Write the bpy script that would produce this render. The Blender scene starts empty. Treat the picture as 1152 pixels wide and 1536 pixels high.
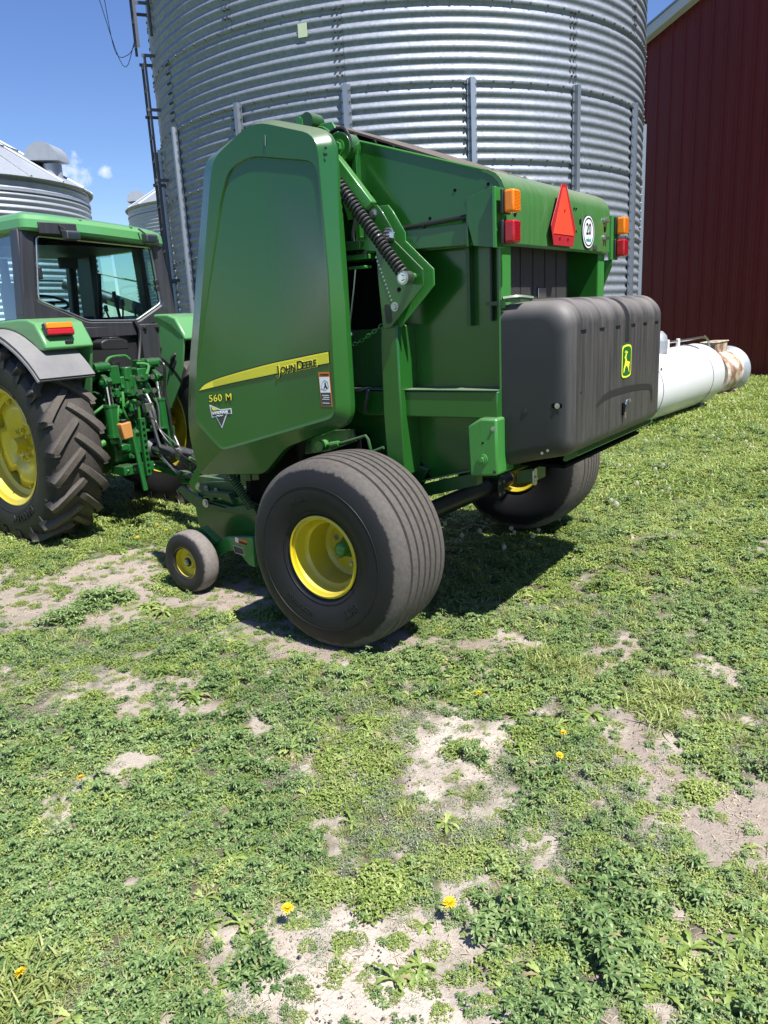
import bpy, bmesh, math, random
import numpy as np
from mathutils import Vector, Matrix, noise
random.seed(7); rng = np.random.default_rng(11)
S = bpy.context.scene
COL = S.collection
PI = math.pi
def rad(a): return math.radians(a)

# ------------------------------------------------------------------ materials
def new_mat(name):
    m = bpy.data.materials.new(name); m.use_nodes = True
    nt = m.node_tree; b = nt.nodes['Principled BSDF']
    return m, nt, b
def nd(nt, t, **kw):
    n = nt.nodes.new(t)
    for k, v in kw.items():
        if k in n.inputs: n.inputs[k].default_value = v
        else: setattr(n, k, v)
    return n
def lk(nt, a, b): nt.links.new(a, b)
def coords(nt, scale=(1, 1, 1)):
    tc = nd(nt, 'ShaderNodeTexCoord'); mp = nd(nt, 'ShaderNodeMapping')
    mp.inputs['Scale'].default_value = scale
    lk(nt, tc.outputs['Object'], mp.inputs['Vector']); return mp.outputs['Vector']
def noise_n(nt, vec, scale, detail=4, rough=.6):
    n = nd(nt, 'ShaderNodeTexNoise'); n.inputs['Scale'].default_value = scale
    n.inputs['Detail'].default_value = detail; n.inputs['Roughness'].default_value = rough
    lk(nt, vec, n.inputs['Vector']); return n.outputs['Fac']
def ramp(nt, fac, stops):
    r = nd(nt, 'ShaderNodeValToRGB'); e = r.color_ramp.elements
    while len(e) < len(stops): e.new(.5)
    for i, (p, c) in enumerate(stops):
        e[i].position = p; e[i].color = (*c, 1) if len(c) == 3 else c
    lk(nt, fac, r.inputs['Fac']); return r.outputs['Color']
def mixc(nt, fac, a, b, typ='MIX'):
    m = nd(nt, 'ShaderNodeMix', data_type='RGBA', blend_type=typ)
    if isinstance(fac, (int, float)): m.inputs[0].default_value = fac
    else: lk(nt, fac, m.inputs[0])
    for i, c in ((6, a), (7, b)):
        if isinstance(c, tuple): m.inputs[i].default_value = (*c, 1)
        else: lk(nt, c, m.inputs[i])
    return m.outputs[2]
def mathn(nt, op, a, b=None, c=None):
    m = nd(nt, 'ShaderNodeMath', operation=op)
    for i, v in enumerate((a, b, c)):
        if v is None: continue
        if isinstance(v, (int, float)): m.inputs[i].default_value = v
        else: lk(nt, v, m.inputs[i])
    return m.outputs[0]
def bump(nt, b, h, strength=.3, dist=.01):
    n = nd(nt, 'ShaderNodeBump'); n.inputs['Strength'].default_value = strength
    n.inputs['Distance'].default_value = dist
    lk(nt, h, n.inputs['Height']); lk(nt, n.outputs['Normal'], b.inputs['Normal'])
def up_mask(nt, lo=.2, hi=.9):
    g = nd(nt, 'ShaderNodeNewGeometry'); s = nd(nt, 'ShaderNodeSeparateXYZ')
    lk(nt, g.outputs['Normal'], s.inputs[0])
    r = nd(nt, 'ShaderNodeMapRange'); r.inputs['From Min'].default_value = lo; r.inputs['From Max'].default_value = hi
    lk(nt, s.outputs['Z'], r.inputs['Value']); return r.outputs['Result']
def paint(name, col, rough=.35, dust=(.23, .22, .17), dustamt=.25, coat=.25, metal=0, wav=0, streak=True, sidedust=.06):
    """paint with a film of dust lying on what faces up and faint run-down streaks"""
    m, nt, b = new_mat(name)
    v = coords(nt); vs = coords(nt, (14, 14, .8))
    n1 = noise_n(nt, v, 2.3, 5); n2 = noise_n(nt, vs, 1.6, 4)
    n3 = noise_n(nt, v, 60, 3)
    up = up_mask(nt)
    d = mathn(nt, 'MULTIPLY', up, mathn(nt, 'MULTIPLY_ADD', n1, dustamt * 1.4, dustamt * .35))
    st = mathn(nt, 'MULTIPLY', mathn(nt, 'GREATER_THAN', n2, 0) if not streak else mathn(nt, 'SMOOTH_MAX', mathn(nt, 'SUBTRACT', n2, .42), 0, .05), sidedust * 4)
    d = mathn(nt, 'ADD', d, st)
    var = mixc(nt, mathn(nt, 'MULTIPLY', n1, .22), col, tuple(c * .75 for c in col))
    c = mixc(nt, d, var, dust)
    lk(nt, c, b.inputs['Base Color'])
    r = mathn(nt, 'MULTIPLY_ADD', mathn(nt, 'ADD', d, mathn(nt, 'MULTIPLY', n3, .03)), .8, rough - .05); lk(nt, r, b.inputs['Roughness'])
    b.inputs['Metallic'].default_value = metal
    b.inputs['Coat Weight'].default_value = coat; b.inputs['Coat Roughness'].default_value = .12
    if wav: bump(nt, b, noise_n(nt, coords(nt), 3.2, 1), wav, .02)
    return m
def plain(name, col, rough=.5, metal=0, var=.25, scale=8, emit=None):
    m, nt, b = new_mat(name)
    n = noise_n(nt, coords(nt), scale, 4)
    c = mixc(nt, mathn(nt, 'MULTIPLY', n, var * 1.6), col, tuple(x * .45 for x in col))
    lk(nt, c, b.inputs['Base Color']); b.inputs['Roughness'].default_value = rough; b.inputs['Metallic'].default_value = metal
    return m
M = {}
M['green'] = paint('baler green paint', (.015, .098, .014), .27, dustamt=.42, coat=.45, wav=.07, sidedust=.006)
M['green_dusty'] = paint('dusty baler green paint', (.042, .150, .036), .38, dustamt=.50, coat=.25, sidedust=.10)
M['green_dark'] = paint('frame green paint', (.009, .065, .012), .4, dustamt=.3, coat=.2)
M['green_bright'] = paint('bright green paint', (.036, .205, .036), .3, dustamt=.22, coat=.4)
M['tractor_green'] = paint('faded tractor green paint', (.09, .30, .10), .32, dustamt=.2, coat=.5)
M['trans_green'] = paint('transmission green paint', (.010, .105, .02), .3, dust=(.03, .035, .02), dustamt=.5, coat=.4)
M['yellow'] = paint('wheel yellow paint', (.62, .49, .018), .32, dustamt=.25, coat=.4, sidedust=.07)
M['black_paint'] = paint('black paint', (.012, .012, .014), .4, dust=(.12, .115, .11), dustamt=.45, coat=.1)
M['plastic_black'] = plain('black plastic', (.02, .02, .022), .45)
M['flare'] = paint('weathered fender rubber', (.075, .078, .088), .5, dust=(.3, .29, .28), dustamt=.5, coat=0)
M['cab_black'] = paint('cab frame black', (.028, .028, .034), .42, dust=(.2, .2, .2), dustamt=.3, coat=.1)
M['chrome'] = plain('bright steel', (.75, .75, .76), .16, 1, .1)
M['zinc'] = plain('zinc plated steel', (.6, .6, .58), .35, 1, .3, 30)
M['gray_steel'] = plain('grey steel', (.11, .11, .12), .5, .6)
M['steel_post'] = plain('galvanised post steel', (.36, .385, .42), .42, .75, .25, 6)
M['hose'] = plain('black rubber hose', (.02, .02, .02), .38)
M['gray_hose'] = plain('grey sleeve hose', (.10, .10, .11), .32)
M['black_hole'] = plain('shade black for voids', (.004, .005, .004), .9); M['black_hole'].node_tree.nodes['Principled BSDF'].inputs['Specular IOR Level'].default_value = .1  # near-black colour stands for the shade inside holes and voids
M['amber'] = plain('amber lens', (.85, .22, .01), .18, 0, .15, 90)
M['red'] = plain('red lens', (.42, .012, .02), .15, 0, .2, 90)
M['orange'] = plain('fluorescent orange film', (.92, .065, .028), .45, 0, .05)
M['red_dark'] = plain('dark red reflective film', (.38, .022, .03), .35, 0, .1)
M['white'] = plain('white paint', (.60, .61, .63), .35, 0, .05, 3)
M['decal_yellow'] = plain('yellow decal film', (.86, .78, .055), .35, 0, .03)
M['decal_black'] = plain('black decal film', (.01, .01, .012), .4)
M['decal_white'] = plain('white decal film', (.75, .77, .8), .4, 0, .03)
M['decal_orange'] = plain('orange decal film', (.62, .16, .02), .4, 0, .05)
M['decal_grey'] = plain('charcoal decal film', (.045, .05, .06), .4)
M['decal_line'] = plain('stripe line ink', (.62, .54, .03), .4)
M['decal_green'] = plain('green decal film', (.01, .13, .025), .35)
M['teal'] = plain('teal print', (.02, .3, .28), .5)
M['concrete'] = plain('concrete', (.36, .35, .33), .9, 0, .3, 5)
M['amberbox'] = plain('dirty amber plastic', (.55, .25, .07), .5, 0, .4, 20)
M['belt'] = paint('rubber bale belt', (.07, .058, .05), .75, dust=(.23, .19, .16), dustamt=.35, coat=0)

# glass
m, nt, b = new_mat('tinted cab glass'); M['glass'] = m
nt.nodes.remove(b); out = nt.nodes['Material Output']
tr = nd(nt, 'ShaderNodeBsdfTransparent'); tr.inputs['Color'].default_value = (.74, .90, .90, 1)
gl = nd(nt, 'ShaderNodeBsdfGlossy'); gl.inputs['Roughness'].default_value = .02; gl.inputs['Color'].default_value = (.9, .95, .95, 1)
fr = nd(nt, 'ShaderNodeFresnel'); fr.inputs['IOR'].default_value = 1.45
mx = nd(nt, 'ShaderNodeMixShader')
lk(nt, mathn(nt, 'MULTIPLY_ADD', fr.outputs[0], .3, .015), mx.inputs[0]); lk(nt, tr.outputs[0], mx.inputs[1]); lk(nt, gl.outputs[0], mx.inputs[2]); lk(nt, mx.outputs[0], out.inputs['Surface'])

# galvanised sheet
def galv(name, a, b2, rough=.38, metal=.85):
    m, nt, b = new_mat(name)
    v = coords(nt)
    vo = nd(nt, 'ShaderNodeTexVoronoi'); vo.inputs['Scale'].default_value = 38; lk(nt, v, vo.inputs['Vector'])
    sp = nd(nt, 'ShaderNodeSeparateColor'); lk(nt, vo.outputs['Color'], sp.inputs[0])
    n1 = noise_n(nt, v, 1.2, 5); n2 = noise_n(nt, coords(nt, (6, 6, .5)), 1.5, 4)
    c = mixc(nt, sp.outputs[0], a, b2)
    c = mixc(nt, mathn(nt, 'MULTIPLY', n1, .5), c, tuple(x * .7 for x in a))
    c = mixc(nt, mathn(nt, 'MULTIPLY', mathn(nt, 'SMOOTH_MAX', mathn(nt, 'SUBTRACT', n2, .5), 0, .05), 1.4), c, (.30, .31, .32))
    lk(nt, c, b.inputs['Base Color']); b.inputs['Metallic'].default_value = metal
    lk(nt, mathn(nt, 'MULTIPLY_ADD', sp.outputs[1], .14, rough - .05), b.inputs['Roughness'])
    bump(nt, b, noise_n(nt, coords(nt, (1, 1, 1)), 5, 2), .12, .02)
    return m
M['galv'] = galv('galvanised corrugated steel', (.28, .31, .36), (.20, .22, .26), .58, .45)
M['galv_far'] = galv('weathered galvanised steel', (.52, .55, .60), (.44, .47, .52), .48, .55)
M['galv_roof'] = galv('galvanised roof steel', (.42, .45, .49), (.36, .39, .42), .5, .45)

# barn siding
m, nt, b = new_mat('maroon barn siding'); M['barn'] = m
n1 = noise_n(nt, coords(nt), .8, 5); n2 = noise_n(nt, coords(nt, (3, 3, .4)), 2, 4)
c = mixc(nt, n1, (.175, .021, .021), (.135, .016, .016)); c = mixc(nt, mathn(nt, 'MULTIPLY', n2, .12), c, (.10, .022, .02)); b.inputs['Specular IOR Level'].default_value = .35
lk(nt, c, b.inputs['Base Color']); b.inputs['Roughness'].default_value = .42

# tyres: rubber with dried dirt on tread and shoulder, y = axle direction, radius in xz
def tyre_mat(name, base, dirt, r0, r1, amt=.8, na=.16):
    m, nt, b = new_mat(name)
    tc = nd(nt, 'ShaderNodeTexCoord'); s = nd(nt, 'ShaderNodeSeparateXYZ'); lk(nt, tc.outputs['Object'], s.inputs[0])
    r = mathn(nt, 'SQRT', mathn(nt, 'ADD', mathn(nt, 'MULTIPLY', s.outputs[0], s.outputs[0]), mathn(nt, 'MULTIPLY', s.outputs[2], s.outputs[2])))
    n1 = noise_n(nt, tc.outputs['Object'], 6, 6, .7); n2 = noise_n(nt, tc.outputs['Object'], 45, 4, .7)
    rr = mathn(nt, 'ADD', r, mathn(nt, 'MULTIPLY', mathn(nt, 'ADD', mathn(nt, 'SUBTRACT', n1, .5), mathn(nt, 'MULTIPLY', mathn(nt, 'SUBTRACT', n2, .5), .45)), na * (r1 + r0) / 2))
    mr = nd(nt, 'ShaderNodeMapRange'); mr.inputs['From Min'].default_value = r0; mr.inputs['From Max'].default_value = r1
    lk(nt, rr, mr.inputs['Value'])
    f = mathn(nt, 'MULTIPLY', mr.outputs['Result'], mathn(nt, 'MULTIPLY_ADD', n2, .9, amt - .45))
    c = mixc(nt, f, base, dirt); c = mixc(nt, mathn(nt, 'MULTIPLY', n1, .05), c, tuple(x * 1.3 for x in dirt))
    lk(nt, c, b.inputs['Base Color']); lk(nt, mathn(nt, 'MULTIPLY_ADD', f, .3, .52), b.inputs['Roughness']); b.inputs['Specular IOR Level'].default_value = .3
    bump(nt, b, n2, .15, .006)
    return m
M['tyre_baler'] = tyre_mat('flotation tyre rubber', (.010, .010, .012), (.120, .107, .095), .486, .497, .70, .12)
M['tyre_tractor'] = tyre_mat('tractor tyre rubber', (.015, .0145, .015), (.115, .10, .085), .80, .855, .75, .03)
M['tyre_small'] = tyre_mat('small tyre rubber', (.012, .012, .012), (.19, .17, .155), .196, .208, .9)

# toolbox plastic with dust on top and paler streaks on the rear face
m, nt, b = new_mat('dusty black poly cover'); M['cover'] = m
up = up_mask(nt, .02, .85); v = coords(nt); n1 = noise_n(nt, v, 3, 5); n2 = noise_n(nt, coords(nt, (3, 26, 1.0)), 1.5, 5, .7); n3 = noise_n(nt, v, 220, 2)
g = nd(nt, 'ShaderNodeNewGeometry'); 
st = mathn(nt, 'SMOOTH_MAX', mathn(nt, 'SUBTRACT', n2, .40), 0, .06)
oc = nd(nt, 'ShaderNodeTexCoord'); so = nd(nt, 'ShaderNodeSeparateXYZ'); lk(nt, oc.outputs['Normal'], so.inputs[0])
rearf = nd(nt, 'ShaderNodeMapRange'); rearf.inputs['From Min'].default_value = -.3; rearf.inputs['From Max'].default_value = -.9; lk(nt, so.outputs[0], rearf.inputs['Value'])
dd = mathn(nt, 'ADD', mathn(nt, 'MULTIPLY', up, mathn(nt, 'MULTIPLY_ADD', n1, .4, .25)), mathn(nt, 'MULTIPLY', rearf.outputs[0], mathn(nt, 'MULTIPLY_ADD', st, .55, .035)))
dd = mathn(nt, 'ADD', dd, mathn(nt, 'MULTIPLY', n1, .05))
c = mixc(nt, dd, (.012, .013, .016), (.30, .27, .25)); lk(nt, c, b.inputs['Base Color'])
lk(nt, mathn(nt, 'MULTIPLY_ADD', dd, .4, .42), b.inputs['Roughness']); bump(nt, b, n3, .25, .002)

# rusty drum
m, nt, b = new_mat('rusty white painted steel'); M['rusty'] = m
n1 = noise_n(nt, coords(nt), 3.2, 6, .7); n2 = noise_n(nt, coords(nt), 11, 5, .7)
c = ramp(nt, n1, [(.40, (.62, .60, .56)), (.50, (.42, .34, .26)), (.56, (.22, .10, .05)), (.70, (.05, .04, .035))])
c = mixc(nt, mathn(nt, 'MULTIPLY', n2, .4), c, (.3, .24, .2)); lk(nt, c, b.inputs['Base Color']); b.inputs['Roughness'].default_value = .65

# perforated screen
m, nt, b = new_mat('perforated black screen'); M['screen'] = m
v = coords(nt); s = nd(nt, 'ShaderNodeSeparateXYZ'); lk(nt, v, s.inputs[0])
u = mathn(nt, 'MULTIPLY', mathn(nt, 'ADD', s.outputs[1], s.outputs[2]), 330); w = mathn(nt, 'MULTIPLY', mathn(nt, 'SUBTRACT', s.outputs[1], s.outputs[2]), 330)
h = mathn(nt, 'MULTIPLY', mathn(nt, 'SINE', u), mathn(nt, 'SINE', w)); h = mathn(nt, 'GREATER_THAN', mathn(nt, 'ABSOLUTE', h), .14)
c = mixc(nt, h, (.13, .125, .12), (.004, .004, .004)); lk(nt, c, b.inputs['Base Color']); b.inputs['Roughness'].default_value = .5

# soil
m, nt, b = new_mat('bare crusted soil'); M['soil'] = m
at = nd(nt, 'ShaderNodeAttribute', attribute_name='soil'); sp = nd(nt, 'ShaderNodeSeparateColor'); lk(nt, at.outputs['Color'], sp.inputs[0])
v = coords(nt); n1 = noise_n(nt, v, 7, 6, .7); n2 = noise_n(nt, v, 60, 5, .75); n3 = noise_n(nt, v, 1.1, 3)
vo = nd(nt, 'ShaderNodeTexVoronoi', feature='DISTANCE_TO_EDGE'); vo.inputs['Scale'].default_value = 34
wv = nd(nt, 'ShaderNodeVectorMath', operation='ADD'); nn = nd(nt, 'ShaderNodeTexNoise'); nn.inputs['Scale'].default_value = 9; lk(nt, v, nn.inputs['Vector'])
sc = nd(nt, 'ShaderNodeVectorMath', operation='SCALE'); sc.inputs['Scale'].default_value = .22; lk(nt, nn.outputs['Color'], sc.inputs[0]); lk(nt, v, wv.inputs[0]); lk(nt, sc.outputs[0], wv.inputs[1]); lk(nt, wv.outputs[0], vo.inputs['Vector'])
crk = nd(nt, 'ShaderNodeMapRange'); crk.inputs['From Min'].default_value = 0; crk.inputs['From Max'].default_value = .05; lk(nt, vo.outputs['Distance'], crk.inputs['Value'])
tan = mixc(nt, n2, (.44, .38, .315), (.72, .64, .545)); brn = mixc(nt, n2, (.13, .098, .075), (.33, .26, .21))
c = mixc(nt, sp.outputs[0], tan, brn); c = mixc(nt, mathn(nt, 'MULTIPLY', n1, .35), c, (.24, .19, .15))
c = mixc(nt, mathn(nt, 'MULTIPLY', sp.outputs[1], .92), c, mixc(nt, n2, (.035, .036, .018), (.13, .115, .065)))  # litter tint under plants, darkened to paint shade into the gaps between leaves
c = mixc(nt, mathn(nt, 'MULTIPLY', mathn(nt, 'SUBTRACT', 1, crk.outputs[0]), .07), c, (.10, .08, .06))
lk(nt, c, b.inputs['Base Color']); b.inputs['Roughness'].default_value = .95
hh = mathn(nt, 'ADD', mathn(nt, 'MULTIPLY', n2, .6), mathn(nt, 'ADD', mathn(nt, 'MULTIPLY', crk.outputs[0], .05), n1)); bump(nt, b, hh, .8, .022)

# leaves
def leaf_mat(name, c0, c1, c2, trans=.3, rough=.5):
    m, nt, b = new_mat(name); out = nt.nodes['Material Output']
    oi = nd(nt, 'ShaderNodeObjectInfo'); at = nd(nt, 'ShaderNodeAttribute', attribute_name='tint'); s = nd(nt, 'ShaderNodeSeparateColor'); lk(nt, at.outputs['Color'], s.inputs[0])
    tc = nd(nt, 'ShaderNodeNewGeometry'); n = nd(nt, 'ShaderNodeTexNoise'); n.inputs['Scale'].default_value = 1.3; n.inputs['Detail'].default_value = 3; lk(nt, tc.outputs['Position'], n.inputs['Vector'])
    a = mathn(nt, 'ADD', mathn(nt, 'MULTIPLY', s.outputs[0], .75), mathn(nt, 'ADD', mathn(nt, 'MULTIPLY', oi.outputs['Random'], .25), mathn(nt, 'MULTIPLY', mathn(nt, 'SUBTRACT', n.outputs['Fac'], .5), .9)))
    c = ramp(nt, a, [(.0, c0), (.5, c1), (1, c2)])
    c = mixc(nt, mathn(nt, 'GREATER_THAN', s.outputs[1], .982), c, (.33, .29, .15))
    lk(nt, c, b.inputs['Base Color']); b.inputs['Roughness'].default_value = rough
    t = nd(nt, 'ShaderNodeBsdfTranslucent'); lk(nt, mixc(nt, 1.0, c, (1, .95, .45), 'MULTIPLY'), t.inputs['Color'])
    mx = nd(nt, 'ShaderNodeMixShader'); mx.inputs[0].default_value = trans
    lk(nt, b.outputs[0], mx.inputs[1]); lk(nt, t.outputs[0], mx.inputs[2]); lk(nt, mx.outputs[0], out.inputs['Surface'])
    return m
M['clover'] = leaf_mat('clover leaf', (.10, .155, .028), (.235, .32, .07), (.44, .50, .18), .25)
M['alfalfa'] = leaf_mat('alfalfa leaf', (.05, .105, .032), (.15, .24, .075), (.33, .42, .18), .22, .42)
M['dand_leaf'] = leaf_mat('dandelion leaf', (.09, .155, .03), (.22, .31, .07), (.42, .49, .17), .25, .42)
M['grass'] = leaf_mat('grass blade', (.12, .18, .035), (.27, .33, .085), (.46, .48, .21), .28, .5)
M['knot'] = leaf_mat('greyish knotweed leaf', (.11, .15, .07), (.22, .27, .15), (.38, .42, .29), .2, .5)
M['straw'] = leaf_mat('dry litter', (.26, .20, .13), (.45, .37, .26), (.62, .54, .40), .1, .8)
M['crumb'] = leaf_mat('soil crumb', (.22, .175, .135), (.38, .32, .26), (.55, .48, .40), 0, .95)
M['petal'] = plain('dandelion petal', (.85, .58, .01), .6, 0, .2, 200)
M['fluff'] = leaf_mat('dandelion fluff', (.6, .6, .58), (.7, .7, .68), (.8, .8, .78), .5, .9)
M['stem'] = plain('green stem', (.12, .2, .06), .6)

# ------------------------------------------------------------------ mesh helpers
class MB:
    def __init__(s): s.v = []; s.f = []; s.m = []
    def add(s, vs, fs, mi=0, X=None):
        o = len(s.v)
        for p in vs: s.v.append(tuple(X @ Vector(p)) if X is not None else tuple(p))
        for f in fs: s.f.append(tuple(o + i for i in f)); s.m.append(mi)
        return s
    def box(s, x0, x1, y0, y1, z0, z1, mi=0, X=None):
        vs = [(x, y, z) for x in (x0, x1) for y in (y0, y1) for z in (z0, z1)]
        return s.add(vs, [(0, 1, 3, 2), (4, 6, 7, 5), (0, 4, 5, 1), (2, 3, 7, 6), (0, 2, 6, 4), (1, 5, 7, 3)], mi, X)
    def prism(s, poly, a0, a1, axis='y', mi=0, X=None):
        n = len(poly)
        def P(p, a): return (p[0], a, p[1]) if axis == 'y' else ((a, p[0], p[1]) if axis == 'x' else (p[0], p[1], a))
        vs = [P(p, a0) for p in poly] + [P(p, a1) for p in poly]
        fs = [tuple(range(n)), tuple(range(2 * n - 1, n - 1, -1))] + [(i, (i + 1) % n, n + (i + 1) % n, n + i) for i in range(n)]
        return s.add(vs, fs, mi, X)
    def tube(s, pts, r, n=8, mi=0, X=None, closed=False):
        pts = [Vector(p) for p in pts]; N = len(pts); rs = r if isinstance(r, (list, tuple)) else [r] * N
        vs = []; prev = None
        for i, p in enumerate(pts):
            if closed: t = pts[(i + 1) % N] - pts[i - 1]
            else: t = pts[min(i + 1, N - 1)] - pts[max(i - 1, 0)]
            t.normalize()
            if prev is None:
                a = Vector((0, 0, 1)) if abs(t.z) < .9 else Vector((1, 0, 0)); u = t.cross(a).normalized()
            else:
                u = prev - t * prev.dot(t); u.normalize()
            prev = u; w = t.cross(u)
            for k in range(n):
                an = 2 * PI * k / n; vs.append(p + (u * math.cos(an) + w * math.sin(an)) * rs[i])
        fs = []
        for i in range(N if closed else N - 1):
            j = (i + 1) % N
            for k in range(n): fs.append((i * n + k, i * n + (k + 1) % n, j * n + (k + 1) % n, j * n + k))
        if not closed: fs += [tuple(range(n))[::-1], tuple((N - 1) * n + k for k in range(n))]
        return s.add(vs, fs, mi, X)
    def cyl(s, p0, p1, r0, r1=None, n=16, mi=0, X=None):
        return s.tube([p0, p1], [r0, r0 if r1 is None else r1], n, mi, X)
    def lathe(s, prof, c=(0, 0, 0), axis='y', n=48, mi=0, closed=False, X=None):
        """prof: (radius, height along axis)"""
        vs = []; L = len(prof)
        for k in range(n):
            a = 2 * PI * k / n; ca, sa = math.cos(a), math.sin(a)
            for r, h in prof:
                if axis == 'y': p = (c[0] + r * ca, c[1] + h, c[2] + r * sa)
                elif axis == 'x': p = (c[0] + h, c[1] + r * ca, c[2] + r * sa)
                else: p = (c[0] + r * ca, c[1] + r * sa, c[2] + h)
                vs.append(p)
        fs = []
        for k in range(n):
            k2 = (k + 1) % n
            for i in range(L if closed else L - 1):
                i2 = (i + 1) % L; fs.append((k * L + i, k2 * L + i, k2 * L + i2, k * L + i2))
        return s.add(vs, fs, mi, X)
    def build(s, name, mats, parent=None, ang=35, bevel=0, loc=None, recalc=True, seg=2):
        me = bpy.data.meshes.new(name); me.from_pydata(s.v, [], s.f)
        if not isinstance(mats, (list, tuple)): mats = [mats]
        for mm in mats: me.materials.append(M[mm] if isinstance(mm, str) else mm)
        me.polygons.foreach_set('material_index', s.m)
        if recalc:
            bm = bmesh.new(); bm.from_mesh(me); bmesh.ops.remove_doubles(bm, verts=bm.verts, dist=1e-5); bmesh.ops.recalc_face_normals(bm, faces=bm.faces); bm.to_mesh(me); bm.free()
        me.polygons.foreach_set('use_smooth', [True] * len(me.polygons))
        me.set_sharp_from_angle(angle=rad(ang)); me.update()
        o = bpy.data.objects.new(name, me); COL.objects.link(o)
        if parent is not None: o.parent = parent
        if loc is not None: o.location = loc
        if bevel:
            b = o.modifiers.new('bevel', 'BEVEL'); b.width = bevel; b.segments = seg; b.limit_method = 'ANGLE'; b.angle_limit = rad(40)
        return o
def empty(name, loc, rz=0, label=None, cat=None, group=None):
    o = bpy.data.objects.new(name, None); COL.objects.link(o); o.location = loc; o.rotation_euler = (0, 0, rz); o.empty_display_size = .3
    tag(o, label, cat, group); return o
def tag(o, label=None, cat=None, group=None, kind=None):
    if label: o['label'] = label
    if cat: o['category'] = cat
    if group: o['group'] = group
    if kind: o['kind'] = kind
    return o
def dup(o, parent=None, loc=None, rot=None):
    c = o.copy(); COL.objects.link(c); c.parent = parent if parent is not None else o.parent
    if loc is not None: c.location = loc
    if rot is not None: c.rotation_euler = rot
    for ch in list(o.children): dup(ch, c)
    return c
def text(name, body, size, mat, parent, origin, X=(-1, 0, 0), Y=(0, 0, 1), ext=.0008, bold=.0, sx=1, align='LEFT', bend=None, space=1):
    cu = bpy.data.curves.new('t', 'FONT'); cu.body = body; cu.size = size; cu.extrude = ext; cu.offset = bold; cu.align_x = align; cu.space_character = space
    t = bpy.data.objects.new('t', cu); COL.objects.link(t); bpy.context.view_layer.update()
    me = bpy.data.meshes.new_from_object(t.evaluated_get(bpy.context.evaluated_depsgraph_get())); bpy.data.objects.remove(t)
    Xv = Vector(X).normalized(); Yv = Vector(Y).normalized(); Zv = Xv.cross(Yv)
    for v in me.vertices:
        p = v.co.copy()
        if bend: v.co = bend(p.x * sx, p.y, p.z)
        else: v.co = Vector(origin) + Xv * p.x * sx + Yv * p.y + Zv * p.z
    me.materials.clear(); me.materials.append(M[mat]); me.update()
    o = bpy.data.objects.new(name, me); COL.objects.link(o); o.parent = parent
    return o
def round_poly(ctrl, seg=5):
    """ctrl: (x,z,r); every corner gives seg+1 points so rings match"""
    out = []; n = len(ctrl)
    for i in range(n):
        p = Vector(ctrl[i][:2]); a = Vector(ctrl[i - 1][:2]) - p; b = Vector(ctrl[(i + 1) % n][:2]) - p
        r = ctrl[i][2]; la, lb = a.length, b.length; r = min(r, la * .45, lb * .45)
        p0 = p + a / la * r; p1 = p + b / lb * r
        for k in range(seg + 1):
            t = k / seg; out.append(tuple(p0 * (1 - t) ** 2 + p * 2 * t * (1 - t) + p1 * t * t))
    return out
def rings(mb, rs, capa=True, capb=True, mi=0):
    n = len(rs[0]); o = len(mb.v)
    for r in rs:
        for p in r: mb.v.append(tuple(p))
    for k in range(len(rs) - 1):
        for i in range(n):
            mb.f.append((o + k * n + i, o + k * n + (i + 1) % n, o + (k + 1) * n + (i + 1) % n, o + (k + 1) * n + i)); mb.m.append(mi)
    if capa: mb.f.append(tuple(o + i for i in range(n))); mb.m.append(mi)
    if capb: mb.f.append(tuple(o + (len(rs) - 1) * n + i for i in range(n))); mb.m.append(mi)
def bez(pts, n=8):
    """Catmull-Rom through points"""
    P = [Vector(p) for p in pts]; P = [P[0] * 2 - P[1]] + P + [P[-1] * 2 - P[-2]]; out = []
    for i in range(1, len(P) - 2):
        for k in range(n):
            t = k / n; a, b, c, d = P[i - 1:i + 3]
            out.append(.5 * ((2 * b) + (c - a) * t + (2 * a - 5 * b + 4 * c - d) * t * t + (3 * b - a - 3 * c + d) * t ** 3))
    out.append(P[-2]); return out
def coil(p0, p1, r, turns, wire, n=6, per=14):
    p0 = Vector(p0); p1 = Vector(p1); ax = (p1 - p0); L = ax.length; ax.normalize()
    u = ax.cross(Vector((0, 0, 1)) if abs(ax.z) < .9 else Vector((1, 0, 0))).normalized(); w = ax.cross(u)
    N = int(turns * per); pts = [p0 + ax * L * i / N + (u * math.cos(2 * PI * i / per) + w * math.sin(2 * PI * i / per)) * r for i in range(N + 1)]
    return MB().tube(pts, wire, n)
BOLT = None
def bolt(parent, loc, d=(0, 1, 0), r=.012, h=.012, mat='zinc', name='bolt'):
    global BOLT
    if BOLT is None: BOLT = {}
    if mat not in BOLT:
        mb = MB(); mb.cyl((0, 0, 0), (0, 0, .25), 1.5, 1.5, 16); mb.cyl((0, 0, .25), (0, 0, 1), 1, .95, 6); o = mb.build('bolt', mat, None); BOLT[mat] = o.data; bpy.data.objects.remove(o)
    o = bpy.data.objects.new(name, BOLT[mat]); COL.objects.link(o); o.parent = parent; o.location = loc; o.scale = (r, r, h)
    o.rotation_euler = Vector(d).to_track_quat('Z', 'Y').to_euler(); return o

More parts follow.
